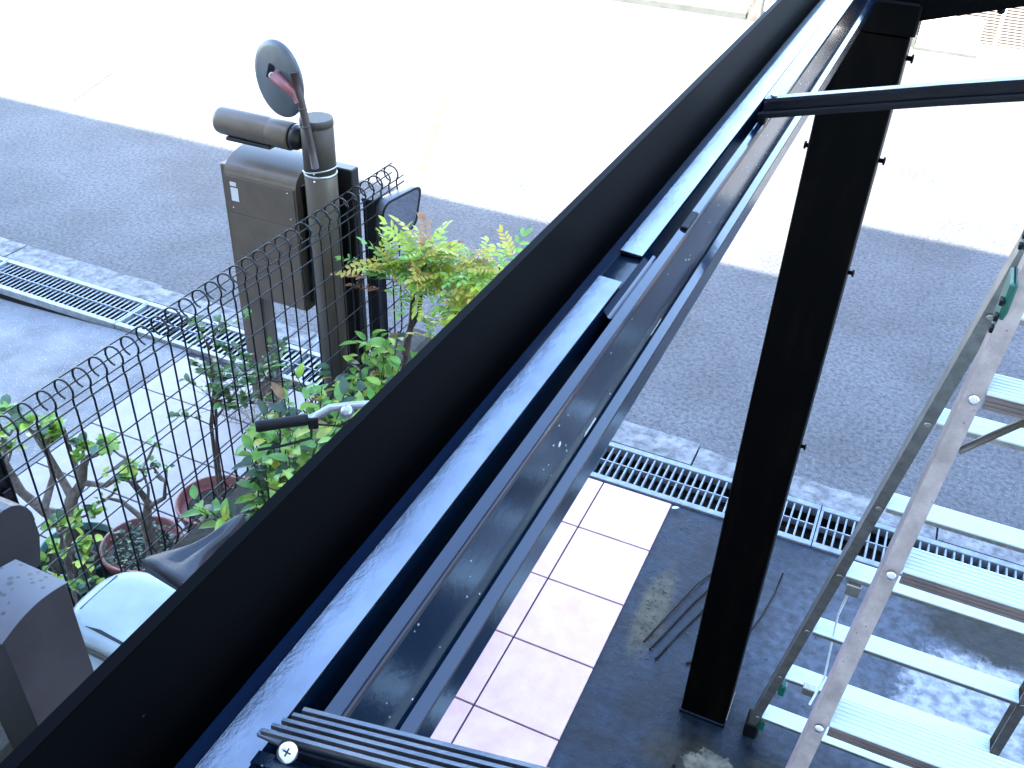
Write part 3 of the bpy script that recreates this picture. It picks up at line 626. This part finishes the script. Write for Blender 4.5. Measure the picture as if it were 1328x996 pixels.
# saddle: nose points forwards
N1 = 15
W_ = [.066, .070, .068, .060, .048, .036, .027, .022, .019, .018, .018, .017, .015, .012, .006]
mb = MB(); vs = []
for i in range(N1):
    f = i / (N1 - 1); l_ = -.115 + .265 * f; wd = W_[i]; hz = .885 + .012 * (1 - f) ** 2 - .004 * math.sin(f * 3) + (.006 if i < 2 else 0)
    for k in range(11):
        u = (k - 5) / 5; x = wd * 1.06 * math.sin(u * math.pi / 2)
        dip = .012 * math.exp(-(x / .010) ** 2) * (1 if 2 < i < 11 else .2)
        z = hz - .026 * abs(u) ** 3.2 - dip
        p = sat(.115 + l_, x, z); vs.append(p)
    p = sat(.115 + l_, wd * .8, hz - .045); vs.append(p); p = sat(.115 + l_, -wd * .8, hz - .045); vs.append(p)
fs = [(i * 13 + k, (i + 1) * 13 + k, (i + 1) * 13 + (k + 1) % 13, i * 13 + (k + 1) % 13) for i in range(N1 - 1) for k in range(13)] + [tuple(range(13)), tuple((N1 - 1) * 13 + k for k in range(13))[::-1]]
sa = mb.add(vs, fs, True).build('saddle', M['saddle'], bc)
for s_ in (-.02, .02): MB().tube([sat(.03, s_, .852), sat(.10, s_, .838), sat(.20, s_, .855)], .0035, 6).build('saddle_rail', M['chrome'], sa)
ST0 = Vector((-1.150, 1.800, .80)); ST1 = Vector((-1.150, 1.790, 1.06))
MB().tube([HT - Vector((0, 0, .01)), ST0 + Vector((0, 0, .04)), ST1], .0135, 14).build('stem', M['chrome'], bc)
g0, g1, g2, g3 = Vector((-1.418, 1.583, 1.0)), Vector((-1.312, 1.676, 1.0)), Vector((-1.235, 1.742, 1.022)), Vector((-1.165, 1.785, 1.03))
hbar = MB().tube([g1, g1.lerp(g2, .3) + Vector((0, 0, .004)), g1.lerp(g2, .6) + Vector((0, 0, .015)), g2 + Vector((0, 0, .006)), g2.lerp(g3, .5) + Vector((0, 0, .004)), g3, Vector((-1.085, 1.78, 1.03)), Vector((-.99, 1.69, 1.0)), Vector((-.96, 1.58, 1.0))], .0115, 12).build('handlebar', M['chrome'], bc)
MB().tube([g0, g0.lerp(g1, .05), g0.lerp(g1, .5), g0.lerp(g1, .93), g1], [.014, .0165, .0155, .0165, .0150], 14).build('grip', M['rubber'], hbar)
MB().tube([Vector((-.962, 1.60, 1.0)), Vector((-.95, 1.49, 1.0))], .016, 12).build('grip', M['rubber'], hbar)
MB().tube([g1 + Vector((.01, .0, -.012)), g1 + Vector((.03, -.035, -.03)), g1 + Vector((-.02, -.09, -.035)), g0 + Vector((.04, -.05, -.03))], .0045, 6).build('brake_lever', M['rubber'], hbar)
MB().box(-.014, .014, -.012, .012, -.02, .014, .003, M4=Matrix.Translation(g1 + Vector((.012, .004, -.004))) @ Euler((0, 0, R(40))).to_matrix().to_4x4()).build('lever_clamp', M['rubber'], hbar)
MB().lathe([(.018, 0), (.019, .004), (.016, .014), (.006, .020), (.001, .021)], g2 + Vector((.02, -.02, .004)), 16, (.1, -.3, 1)).build('bell', M['chrome'], hbar)
MB().tube([g1 + Vector((.02, 0, -.01)), (-1.23, 1.70, .99), (-1.17, 1.86, 1.0), (-1.12, 1.88, .90), HB], .0028, 6).build('brake_cable', M['rubber'], bc)

# ------------------------------------------------------------------ plants
def leaf_mesh(nm, L_, W_, mt, fold=.25, droop=.25, tip=1.0, nseg=6):
    mb = MB(); vs = []
    for i in range(nseg + 1):
        t = i / nseg; wd = W_ / 2 * (math.sin(math.pi * min(1, t ** .8)) ** (.75 / tip)); y_ = L_ * t; z = -droop * L_ * t * t
        if i in (0, nseg): wd = W_ * .01
        vs += [(-wd, y_, z + fold * wd), (0, y_, z), (wd, y_, z + fold * wd)]
    fs = []
    for i in range(nseg):
        for k in range(2): a = i * 3 + k; fs.append((a, a + 1, a + 4, a + 3))
    return mb.add(vs, fs, True).mesh(nm, mt)
def orient(p, d, up, s_=1.0, roll=0.0):
    d = Vector(d).normalized(); x = d.cross(Vector(up)).normalized(); 
    if x.length < .1: x = Vector((1, 0, 0))
    z = x.cross(d).normalized(); m3 = Matrix((x, d, z)).transposed().to_4x4()
    m3 = m3 @ Matrix.Rotation(roll, 4, 'Y') @ Matrix.Scale(s_, 4); m3.translation = Vector(p); return m3
def rdir(rnd, zmin=-.2, zmax=.8):
    a = rnd.uniform(0, 2 * math.pi); z = rnd.uniform(zmin, zmax); h = math.sqrt(max(0, 1 - z * z)); return Vector((h * math.cos(a), h * math.sin(a), z))
def leafy(th, stems, meshes, weights, n_obj, per, rnd, size=(.8, 1.2), whorl=.3, limit=290, bark=None, leafname='leaf', zr=(-.1, .7), stemr=.003):
    """stems: (base, tip) pairs; a whorl of leaves sits at each tip and along the outer half of the stem"""
    st = MB(); cnt = 0; rest = []
    for (a, b) in stems:
        a = Vector(a); b = Vector(b); mid = a.lerp(b, .5) + Vector((rnd.uniform(-.02, .02), rnd.uniform(-.02, .02), .01))
        st.tube([a, mid, b], [stemr * 1.4, stemr, stemr * .5], 5)
        for k in range(per):
            t = 1 - whorl * (k / per) ** 1.2; p = mid.lerp(b, max(0, (t - .5) * 2)) if t > .5 else a.lerp(mid, t * 2)
            d = rdir(rnd, *zr); d = (d + (b - a).normalized() * .35).normalized()
            M4 = orient(p, d, (rnd.uniform(-.3, .3), rnd.uniform(-.3, .3), 1), rnd.uniform(*size), rnd.uniform(-.5, .5))
            me = rnd.choices(meshes, weights)[0]
            if cnt < limit: inst(leafname, me, None, th, M4=M4)
            else: rest.append((me, M4))
            cnt += 1
    st.build('stems', bark, th)
    if rest:
        bymat = {}
        for me, M4 in rest: bymat.setdefault(me.materials[0].name, []).append((me, M4))
        mb = MB(); mats = []; mi = []
        for nm, lst in bymat.items():
            mats.append(nm)
            for me, M4 in lst:
                b = len(mb.v); mb.v += [M4 @ v.co for v in me.vertices]
                for p in me.polygons: mb.f.append(tuple(b + i for i in p.vertices)); mb.sm.append(True); mi.append(len(mats) - 1)
        o = mb.build('foliage_mass', bpy.data.materials[mats[0]], th, kind='stuff')
        for nm in mats[1:]: o.data.materials.append(bpy.data.materials[nm])
        o.data.polygons.foreach_set('material_index', mi)
rnd = random.Random(21)
big = [leaf_mesh('leaf', .062, .030, m_, .3, .25) for m_ in M['leaf']]
# shrub 1: in front of the fence, lower
s1 = thing('leafy_shrub', 'broad leaved green shrub with some yellow leaves around the bicycle grip', 'shrub', (-1.55, 1.75, .0), 'leafy shrubs in front of the fence')
stems = []
for k in range(82):
    f = rnd.random(); y_ = 1.52 + .52 * f; x_ = -1.68 + .42 * rnd.random(); z_ = .50 + .30 * rnd.random() + .06 * f - .16 * max(0, (-x_ - 1.45))
    if x_ > -1.42 and abs(y_ - 1.66) < .12: z_ = min(z_, .78)
    stems.append(((-1.56 + rnd.uniform(-.05, .05), 1.78 + rnd.uniform(-.06, .06), .12), (x_, y_, z_)))
leafy(s1, stems, big, [5, 4, 3, 1.3, .5], 0, 9, rnd, (.75, 1.15), .42, 290, M['bark_dark'])
MB().lathe([(.10, 0), (.125, .16), (.135, .165), (.135, .18), (.125, .18), (.122, .15)], (-1.56, 1.78, .009), 28).build('plant_pot', M['rubber'], s1)
MB().lathe([(.118, .0), (.001, .008)], (-1.56, 1.78, .16), 24).build('soil', M['soil'], s1)
s2 = thing('leafy_shrub', 'broad leaved green shrub at the foot of the lamp pole beside the nandina', 'shrub', (-1.58, 2.3, .0), 'leafy shrubs in front of the fence')
stems = []
for k in range(84):
    f = rnd.random(); y_ = 2.02 + .68 * f; x_ = -1.74 + .42 * rnd.random(); z_ = .50 + .34 * rnd.random() - .12 * f
    stems.append(((-1.56 + rnd.uniform(-.05, .05), 2.33 + rnd.uniform(-.1, .1), .10), (x_, y_, z_)))
leafy(s2, stems, big, [5, 4, 3.5, 1.2, .6], 0, 9, rnd, (.75, 1.15), .42, 290, M['bark_dark'])
MB().lathe([(.11, 0), (.135, .16), (.145, .165), (.145, .18), (.135, .18), (.132, .15)], (-1.56, 2.33, .009), 28).build('plant_pot', M['terracotta'], s2)
MB().lathe([(.128, .0), (.001, .008)], (-1.56, 2.33, .16), 24).build('soil', M['soil'], s2)
# nandina
nd = thing('nandina_tree', 'small upright tree with feathery bright green and yellow leaves at the end of the fence', 'small tree', (-1.60, 2.75, 0))
tk = MB()
trunks = [[(-1.60, 2.72, 0), (-1.635, 2.74, .25), (-1.64, 2.75, .45), (-1.615, 2.76, .62), (-1.572, 2.75, .70), (-1.560, 2.75, .80)],
          [(-1.635, 2.745, .50), (-1.60, 2.74, .66), (-1.59, 2.75, .86)], [(-1.50, 2.74, 0), (-1.455, 2.75, .45), (-1.43, 2.75, .62), (-1.40, 2.76, .80)], [(-1.42, 2.70, 0), (-1.35, 2.72, .5), (-1.33, 2.73, .80)]]
for tr_ in trunks: tk.tube(tr_, [.016 - .009 * i / (len(tr_) - 1) for i in range(len(tr_))], 8)
tk.build('trunk', M['bark_dark'], nd)
def spray_mesh(mt, n=11, L_=.12):
    mb = MB(); lf = MB(); r_ = random.Random(n)
    mb.tube([(0, 0, 0), (0, L_ * .6, .008), (0, L_, -.004)], [.0012, .001, .0006], 4)
    def add(p, d, l_, w_):
        M4 = orient(p, d, (r_.uniform(-.4, .4), r_.uniform(-.4, .4), 1)); vs = []
        for i in range(5):
            t = i / 4; wd = w_ * .68 * math.sin(math.pi * t) ** .8 + 1e-4; vs += [M4 @ Vector((-wd, l_ * t, .2 * wd - .2 * l_ * t * t)), M4 @ Vector((0, l_ * t, -.2 * l_ * t * t)), M4 @ Vector((wd, l_ * t, .2 * wd - .2 * l_ * t * t))]
        mb.add(vs, [(i * 3 + k, i * 3 + k + 1, i * 3 + k + 4, i * 3 + k + 3) for i in range(4) for k in range(2)], True)
    for k in range(n):
        t = (k // 2 * 2 + 1) / n; sdv = 1 if k % 2 else -1
        add((0, L_ * t, .006), (sdv * 1, .75, r_.uniform(-.1, .3)), r_.uniform(.026, .042), r_.uniform(.008, .012))
    add((0, L_, 0), (0, 1, .05), .040, .012)
    return mb.mesh('leaf_spray', mt)
sprays = [spray_mesh(m_, 9 + 2 * i) for i, m_ in enumerate(M['nand'])]
tips = [(-1.60, 2.75, .94), (-1.58, 2.75, .90), (-1.57, 2.74, .82), (-1.46, 2.74, .86), (-1.38, 2.76, .84), (-1.70, 2.72, .88), (-1.50, 2.78, .93), (-1.30, 2.74, .86), (-1.33, 2.74, .92), (-1.42, 2.75, .78), (-1.24, 2.76, .98), (-1.36, 2.76, .96), (-1.53, 2.74, .93), (-1.64, 2.74, .90), (-1.44, 2.70, .68), (-1.36, 2.74, .66)]
cnt = 0
tw = MB()
for ti, tp in enumerate(tips):
    base = min((Vector(t[-1]) for t in trunks), key=lambda v: (v - Vector(tp)).length)
    tw.tube([base, base.lerp(Vector(tp), .5) + Vector((0, 0, -.01)), Vector(tp)], .0028, 5)
    for k in range(15 if ti < 2 else 14):
        d = rdir(rnd, -.25, .75); p = Vector(tp) + Vector((rnd.uniform(-.045, .045), rnd.uniform(-.04, .04), rnd.uniform(-.05, .05)))
        right = (p.x + 1.65) / .45; wts = [max(.3, 4.5 - 3.2 * right), 3, .6 + 2.0 * max(0, right), .25 + (1.6 if p.z < .78 else .1)]
        me = rnd.choices(sprays, wts)[0]
        inst('leaf_spray', me, None, nd, M4=orient(p, d, (rnd.uniform(-.3, .3), rnd.uniform(-.3, .3), 1), rnd.uniform(.75, 1.2), rnd.uniform(-.6, .6)))
for p, d in (((-1.74, 2.70, .89), (-1, -.1, .05)), ((-1.76, 2.70, .83), (-1, -.2, .0)), ((-1.72, 2.71, .78), (-1, .1, -.1))):
    tw.tube([(-1.60, 2.75, .84), p], .0024, 5); inst('leaf_spray', sprays[3 if d[2] <= 0 else 0], None, nd, M4=orient(p, d, (0, 0, 1), 1.0))
tw.build('twig', M['bark_dark'], nd)
# potted jade tree
def jade(th, base, limbs, mats, n_leaf, rnd, s_=(.8, 1.2), lim=260, L_=.030):
    lm = [leaf_mesh('leaf', L_, L_ * .72, m_, .5, .1, 1.8, 5) for m_ in mats]
    b = MB(); tips_ = []
    for pts, r0, r1 in limbs:
        b.tube(pts, [r0 + (r1 - r0) * i / (len(pts) - 1) for i in range(len(pts))], 8)
        tips_.append(Vector(pts[-1]))
    out = []
    for tp in tips_:
        for k in range(3):
            q_ = tp + rdir(rnd, -.1, .9) * rnd.uniform(.03, .085); b.tube([tp, tp.lerp(q_, .5) + Vector((0, 0, -.006)), q_], [.0055, .0045, .0035], 6); out.append(q_)
    b.build('trunk', M['bark'], th)
    for i in range(n_leaf):
        q_ = out[i % len(out)]; p = q_ + Vector((rnd.uniform(-1, 1), rnd.uniform(-1, 1), rnd.uniform(-1, 1))) * .012
        inst('leaf', rnd.choices(lm, [4, 3, 2][:len(lm)])[0], None, th, M4=orient(p, rdir(rnd, .0, .9), (rnd.uniform(-.5, .5), rnd.uniform(-.5, .5), 1), rnd.uniform(*s_), rnd.uniform(-.6, .6)))
jt = thing('jade_plant', 'branching jade plant with thick grey trunk and round green leaves behind the fence', 'potted plant', (-2.25, 1.56, 0))
B0 = (-2.26, 1.56, .10); K = (-2.26, 1.57, .32)
limbs = [([B0, (-2.27, 1.56, .22), K], .040, .030),
         ([K, (-2.25, 1.58, .40), (-2.20, 1.60, .48), (-2.17, 1.61, .58)], .026, .011), ([(-2.24, 1.58, .41), (-2.27, 1.58, .50), (-2.29, 1.57, .62)], .016, .009),
         ([K, (-2.34, 1.54, .34), (-2.40, 1.52, .42), (-2.43, 1.52, .53)], .024, .010), ([(-2.40, 1.52, .42), (-2.47, 1.50, .48)], .013, .008),
         ([(-2.20, 1.60, .48), (-2.10, 1.61, .50), (-2.03, 1.62, .56)], .011, .006), ([(-2.20, 1.60, .48), (-2.24, 1.62, .58), (-2.24, 1.62, .68)], .011, .006),
         ([(-2.34, 1.54, .36), (-2.33, 1.60, .46), (-2.35, 1.62, .58)], .014, .007), ([(-2.29, 1.57, .60), (-2.32, 1.57, .66), (-2.36, 1.58, .68)], .008, .005), ([(-2.17, 1.61, .56), (-2.13, 1.60, .62)], .008, .005), ([(-2.43, 1.52, .53), (-2.42, 1.53, .62)], .008, .005)]
jade(jt, B0, limbs, M['jade'], 290, rnd, (1.0, 1.5))
MB().lathe([(.09, 0), (.125, .17), (.135, .172), (.135, .19), (.125, .19), (.12, .15)], (-2.26, 1.56, .0), 28).build('plant_pot', M['green_plastic'], jt)
MB().lathe([(.12, .0), (.001, .008)], (-2.26, 1.56, .165), 24).build('soil', M['soil'], jt)
j1 = thing('low_succulent', 'low cluster of pale green rounded leaves at the foot of the jade plant', 'potted plant', (-2.02, 1.36, 0))
limbs = [([(-2.06, 1.36, .10), (-2.06 + dx, 1.36 + dy, .30 + dz)], .012, .006) for dx, dy, dz in ((-.10, .02, .06), (.0, .04, .10), (.08, -.04, .04), (-.05, -.08, .03), (.05, .08, .08), (-.13, .10, .07))]
jade(j1, None, limbs, M['jade'], 130, rnd, (.9, 1.4))
MB().lathe([(.09, 0), (.115, .17), (.125, .172), (.125, .19), (.115, .19), (.11, .15)], (-2.06, 1.36, .0), 28).build('plant_pot', M['rubber'], j1)
def pot(cx_, cy_, label, r_=.13, h=.22, mt='terracotta'):
    t = thing('plant_pot', label, 'plant pot', (cx_, cy_, 0), 'terracotta coloured pots behind the fence')
    MB().lathe([(r_ * .72, 0), (r_ * .95, h * .86), (r_ * 1.0, h * .87), (r_ * 1.03, h * .98), (r_ * 1.02, h), (r_ * .95, h), (r_ * .93, h * .86)], (cx_, cy_, 0), 40).build('pot_wall', M[mt], t)
    MB().lathe([(r_ * .93, 0), (r_ * .5, .010), (.001, .012)], (cx_, cy_, h * .84), 28).build('soil', M['soil'], t)
    return t
p1 = pot(-2.06, 1.655, 'terracotta pot with small ground leaves and a bare stemmed succulent, nearer of two', .135)
p2 = pot(-1.985, 1.945, 'terracotta pot with mossy soil and thin dark stems, farther of two', .135)
j2 = thing('bare_succulent', 'sparse succulent with twisted dark twigs growing from the nearer terracotta pot', 'potted plant', (-2.03, 1.66, .19))
limbs = [([(-2.02, 1.66, .19), (-2.02, 1.66, .32), (-2.0, 1.67, .42), (-2.03, 1.66, .50)], .022, .008), ([(-2.01, 1.66, .33), (-2.10, 1.65, .40), (-2.15, 1.64, .40)], .011, .004), ([(-2.0, 1.67, .40), (-1.93, 1.68, .46), (-1.91, 1.68, .54)], .010, .004),
         ([(-2.02, 1.66, .46), (-2.06, 1.65, .54), (-2.03, 1.66, .60)], .006, .003), ([(-2.0, 1.67, .42), (-1.97, 1.66, .50), (-1.98, 1.66, .58)], .006, .003)]
jade(j2, None, limbs, M['jade'][:2] + [M['jade'][2]], 60, rnd, (.5, .8))
gc = thing('ground_cover_plant', 'tiny pale leaves covering the soil of the nearer terracotta pot', 'plant', (-2.06, 1.655, .19))
lm = [leaf_mesh('leaf', .016, .010, m_, .3, .2) for m_ in M['small'] + [M['jade'][2]]]
for k in range(220):
    a = rnd.uniform(0, 6.283); q_ = .125 * math.sqrt(rnd.random()); inst('leaf', rnd.choice(lm), None, gc, M4=orient((-2.06 + q_ * math.cos(a), 1.655 + q_ * math.sin(a) - .01, .195 + rnd.uniform(0, .03)), rdir(rnd, .0, .7), (0, 0, 1), rnd.uniform(.7, 1.3)))
tn = thing('tall_thin_shrub', 'thin stemmed shrub with small dark leaves rising behind the fence beside the parcel box', 'shrub', (-1.97, 1.96, .19))
sml = [leaf_mesh('leaf', .032, .020, m_, .3, .2) for m_ in M['small']]
stems = []
tA = [Vector(p) for p in ((-2.03, 2.04, .48), (-2.04, 2.10, .62), (-2.06, 2.12, .76), (-1.99, 2.04, .60), (-2.02, 2.20, .55), (-2.0, 2.34, .50))]
for k in range(30):
    b0 = rnd.choice(tA); tp = b0 + rdir(rnd, -.3, .8) * rnd.uniform(.06, .17) + Vector((0, rnd.uniform(0, .12), 0)); stems.append((b0, tp))
leafy(tn, stems, sml, [4, 1.5], 0, 10, rnd, (.8, 1.3), .8, 290, M['bark_dark'], stemr=.002)
MB().tube([(-1.98, 1.97, .19), (-2.0, 2.0, .35), (-2.03, 2.04, .48), (-2.04, 2.10, .62), (-2.06, 2.12, .78)], [.008, .007, .007, .005, .003], 8).tube([(-1.955, 1.955, .19), (-1.975, 1.99, .40), (-1.99, 2.04, .60), (-2.02, 2.08, .75)], [.007, .006, .005, .003], 8).tube([(-2.03, 2.04, .48), (-2.02, 2.20, .55), (-2.0, 2.34, .50), (-2.0, 2.42, .52)], [.005, .004, .003, .002], 6).build('trunk', M['bark_dark'], tn)
wd_ = thing('dry_weeds', 'dry pale straw coloured weeds in front of the parcel box post', 'weeds', (-2.40, 2.72, 0))
mb = MB()
for k in range(60):
    a = Vector((-2.42 + rnd.uniform(-.10, .14), 2.66 + rnd.uniform(-.1, .1), -.002)); d = rdir(rnd, .6, 1) * rnd.uniform(.10, .33); mb.tube([a, a + d * .6, a + d + Vector((d.x * .3, d.y * .3, -.02))], [.0014, .0012, .0006], 4)
mb.build('dry_stems', M['twig'], wd_, kind='stuff')

# ------------------------------------------------------------------ small things on the floor
def strip(pts, label, w_=.0036, name='rubber_strip'):
    mb = MB(); mb.tube(pts, w_, 8); o = mb.build(name, M['strip'], None); o['label'] = label; o['category'] = 'rubber strip'; o['group'] = 'black rubber strips lying on the floor'
    off = Vector(pts[0]); o.data.transform(Matrix.Translation(-off)); o.location = off
strip([(-.396, 2.204, .006), (-.350, 2.37, .010), (-.305, 2.53, .012), (-.255, 2.655, .007), (-.17, 2.78, .006)], 'longest thin black rubber strip left of the post, nearest the tiles')
strip([(-.367, 2.182, .006), (-.33, 2.31, .006), (-.29, 2.45, .006), (-.235, 2.60, .006), (-.16, 2.70, .006)], 'thin black rubber strip between its two neighbours left of the post')
strip([(-.337, 2.149, .006), (-.30, 2.28, .006), (-.25, 2.43, .006), (-.20, 2.56, .006)], 'thin black rubber strip nearest the post, left side')
strip([(-.238, 2.180, .006), (-.200, 2.215, .006), (-.17, 2.23, .006)], 'very short black rubber strip poking out left of the post', .004)
strip([(-.135, 2.25, .006), (-.085, 2.37, .006), (-.052, 2.50, .006), (-.032, 2.63, .008), (-.024, 2.742, .012)], 'curved black rubber strip right of the post', .0028)
strip([(-.165, 1.79, .006), (-.157, 1.70, .006)], 'short black rubber stub on the stained patch in front of the post', .005)
def fleaf(p, label, a, s_=.028):
    me = leaf_mesh('fallen_leaf', s_, s_ * .45, M['label'], .3, .1); o = inst('fallen_leaf', me, p, None, (0, 0, a)); o['label'] = label; o['category'] = 'leaf'
fleaf((-.505, 2.90, .012), 'small pale fallen leaf at the corner of the pink tiles', -.9, .034)
mb = MB()
for k in range(120):
    t = rnd.random(); x = -.40 + rnd.gauss(0, .035) + (.0 if t < .6 else -.02); y_ = 2.12 + .42 * t; s_ = rnd.uniform(.0008, .0032)
    mb.box(x - s_, x + s_, y_ - s_ * .6, y_ + s_ * .6, .0005, .0015 + s_ * .2)
for k in range(60):
    x = rnd.uniform(-.45, .2); y_ = rnd.uniform(1.75, 2.9); s_ = rnd.uniform(.001, .003); mb.box(x - s_, x + s_, y_ - s_, y_ + s_, .0005, .002)
o = mb.build('floor_debris', M['grit'], None, kind='stuff'); o['label'] = 'scattered pale grit and leaf crumbs on the dark wet floor'; o['category'] = 'grit'

# ------------------------------------------------------------------ far side of the road
fb = thing('far_building', 'white rendered building wall with fine horizontal siding across the road', 'building', (4, 11.2, 0))
MB().box(-1.2, 9, 11.10, 11.4, 0, 3.3).build('wall', M['siding'], fb)
MB().box(-1.2, 9, 11.05, 11.0995, 0, .085).build('plinth', M['wall_white'], fb)
mb = MB(); z = .10
while z < 3.2: mb.box(-1.2, .44, 11.086, 11.0995, z, z + .0165); mb.box(.475, 9, 11.086, 11.0995, z, z + .0165); z += .0285
mb.build('siding_rows', M['sidrow'], fb, kind='stuff')
MB().box(-1.2, 9, 11.0985, 11.0998, .086, 3.2).build('siding_backing', M['siding_gap'], fb)
MB().box(.442, .473, 11.075, 11.097, .086, 3.2).build('joint_cover', M['wall_white'], fb)
bx_ = thing('white_utility_box', 'white rectangular box standing against the sunlit far wall', 'utility box', (0, 10.95, 0))
MB().box(-.275, .305, 10.86, 11.045, .03, .33, .01).build('box_body', M['wall_white'], bx_)
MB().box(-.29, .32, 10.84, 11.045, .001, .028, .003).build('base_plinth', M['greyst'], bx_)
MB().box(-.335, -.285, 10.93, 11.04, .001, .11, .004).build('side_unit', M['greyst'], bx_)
sh = thing('far_shop', 'sunlit shop front with a low grey stone step across the road', 'building', (-5, 11.6, 0))
MB().box(-12, -1.95, 11.6, 12, 0, 3.4).build('wall', M['wall_white'], sh)
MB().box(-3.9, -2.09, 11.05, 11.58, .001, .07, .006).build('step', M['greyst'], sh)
MB().box(-3.95, -2.12, 11.14, 11.59, .071, .12, .006).build('upper_step', M['stone'], sh)
MB().box(-3.6, -2.75, 11.585, 11.598, .35, 2.4).build('window', M['glass'], sh); MB().box(-2.65, -2.12, 11.57, 11.598, .14, 2.3).build('door', M['glass'], sh)
gp_ = thing('grey_pillar', 'grey square pillar in front of the sunlit shop', 'pillar', (-2.0, 11.1, 0))
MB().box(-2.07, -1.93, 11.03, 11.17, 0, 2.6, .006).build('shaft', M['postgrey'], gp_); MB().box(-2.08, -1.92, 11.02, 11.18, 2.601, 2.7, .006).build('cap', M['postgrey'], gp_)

# ------------------------------------------------------------------ the house behind the camera, whose roof shades the carport
hs = thing('house', 'pale rendered two storey house behind the viewer', 'house', (0, -4, 0))
def eave(yedge, reach): return (reach - yedge) * math.sqrt(1 + AZX ** 2) * math.tan(R(EL))
hL = eave(-.45, 5.15); hR = eave(-.45, 6.117)
MB().box(-9, .62, -8, -.62, 0, hL - .25).build('wall', M['house'], hs)
MB().box(.622, 7, -8, -.62, 0, hR - .25).build('wall', M['house'], hs)
MB().box(-9.3, .62, -8.3, -.45, hL - .249, hL).build('roof', M['roof'], hs)
MB().box(.622, 7.3, -8.3, -.45, hR - .249, hR).build('roof', M['roof'], hs)
for x, z in ((-7, .9), (-4.5, .9), (-4.5, 3.6), (-7, 3.6), (-1.5, 3.6), (2.5, 3.6), (4.8, 3.6), (3.5, .9)):
    wn = MB().box(x, x + 1.4, -.6195, -.58, z, z + 1.2).build('window_frame', M['steel'], hs); MB().box(x + .06, x + 1.34, -.5795, -.574, z + .06, z + 1.14).build('pane', M['glass'], wn)
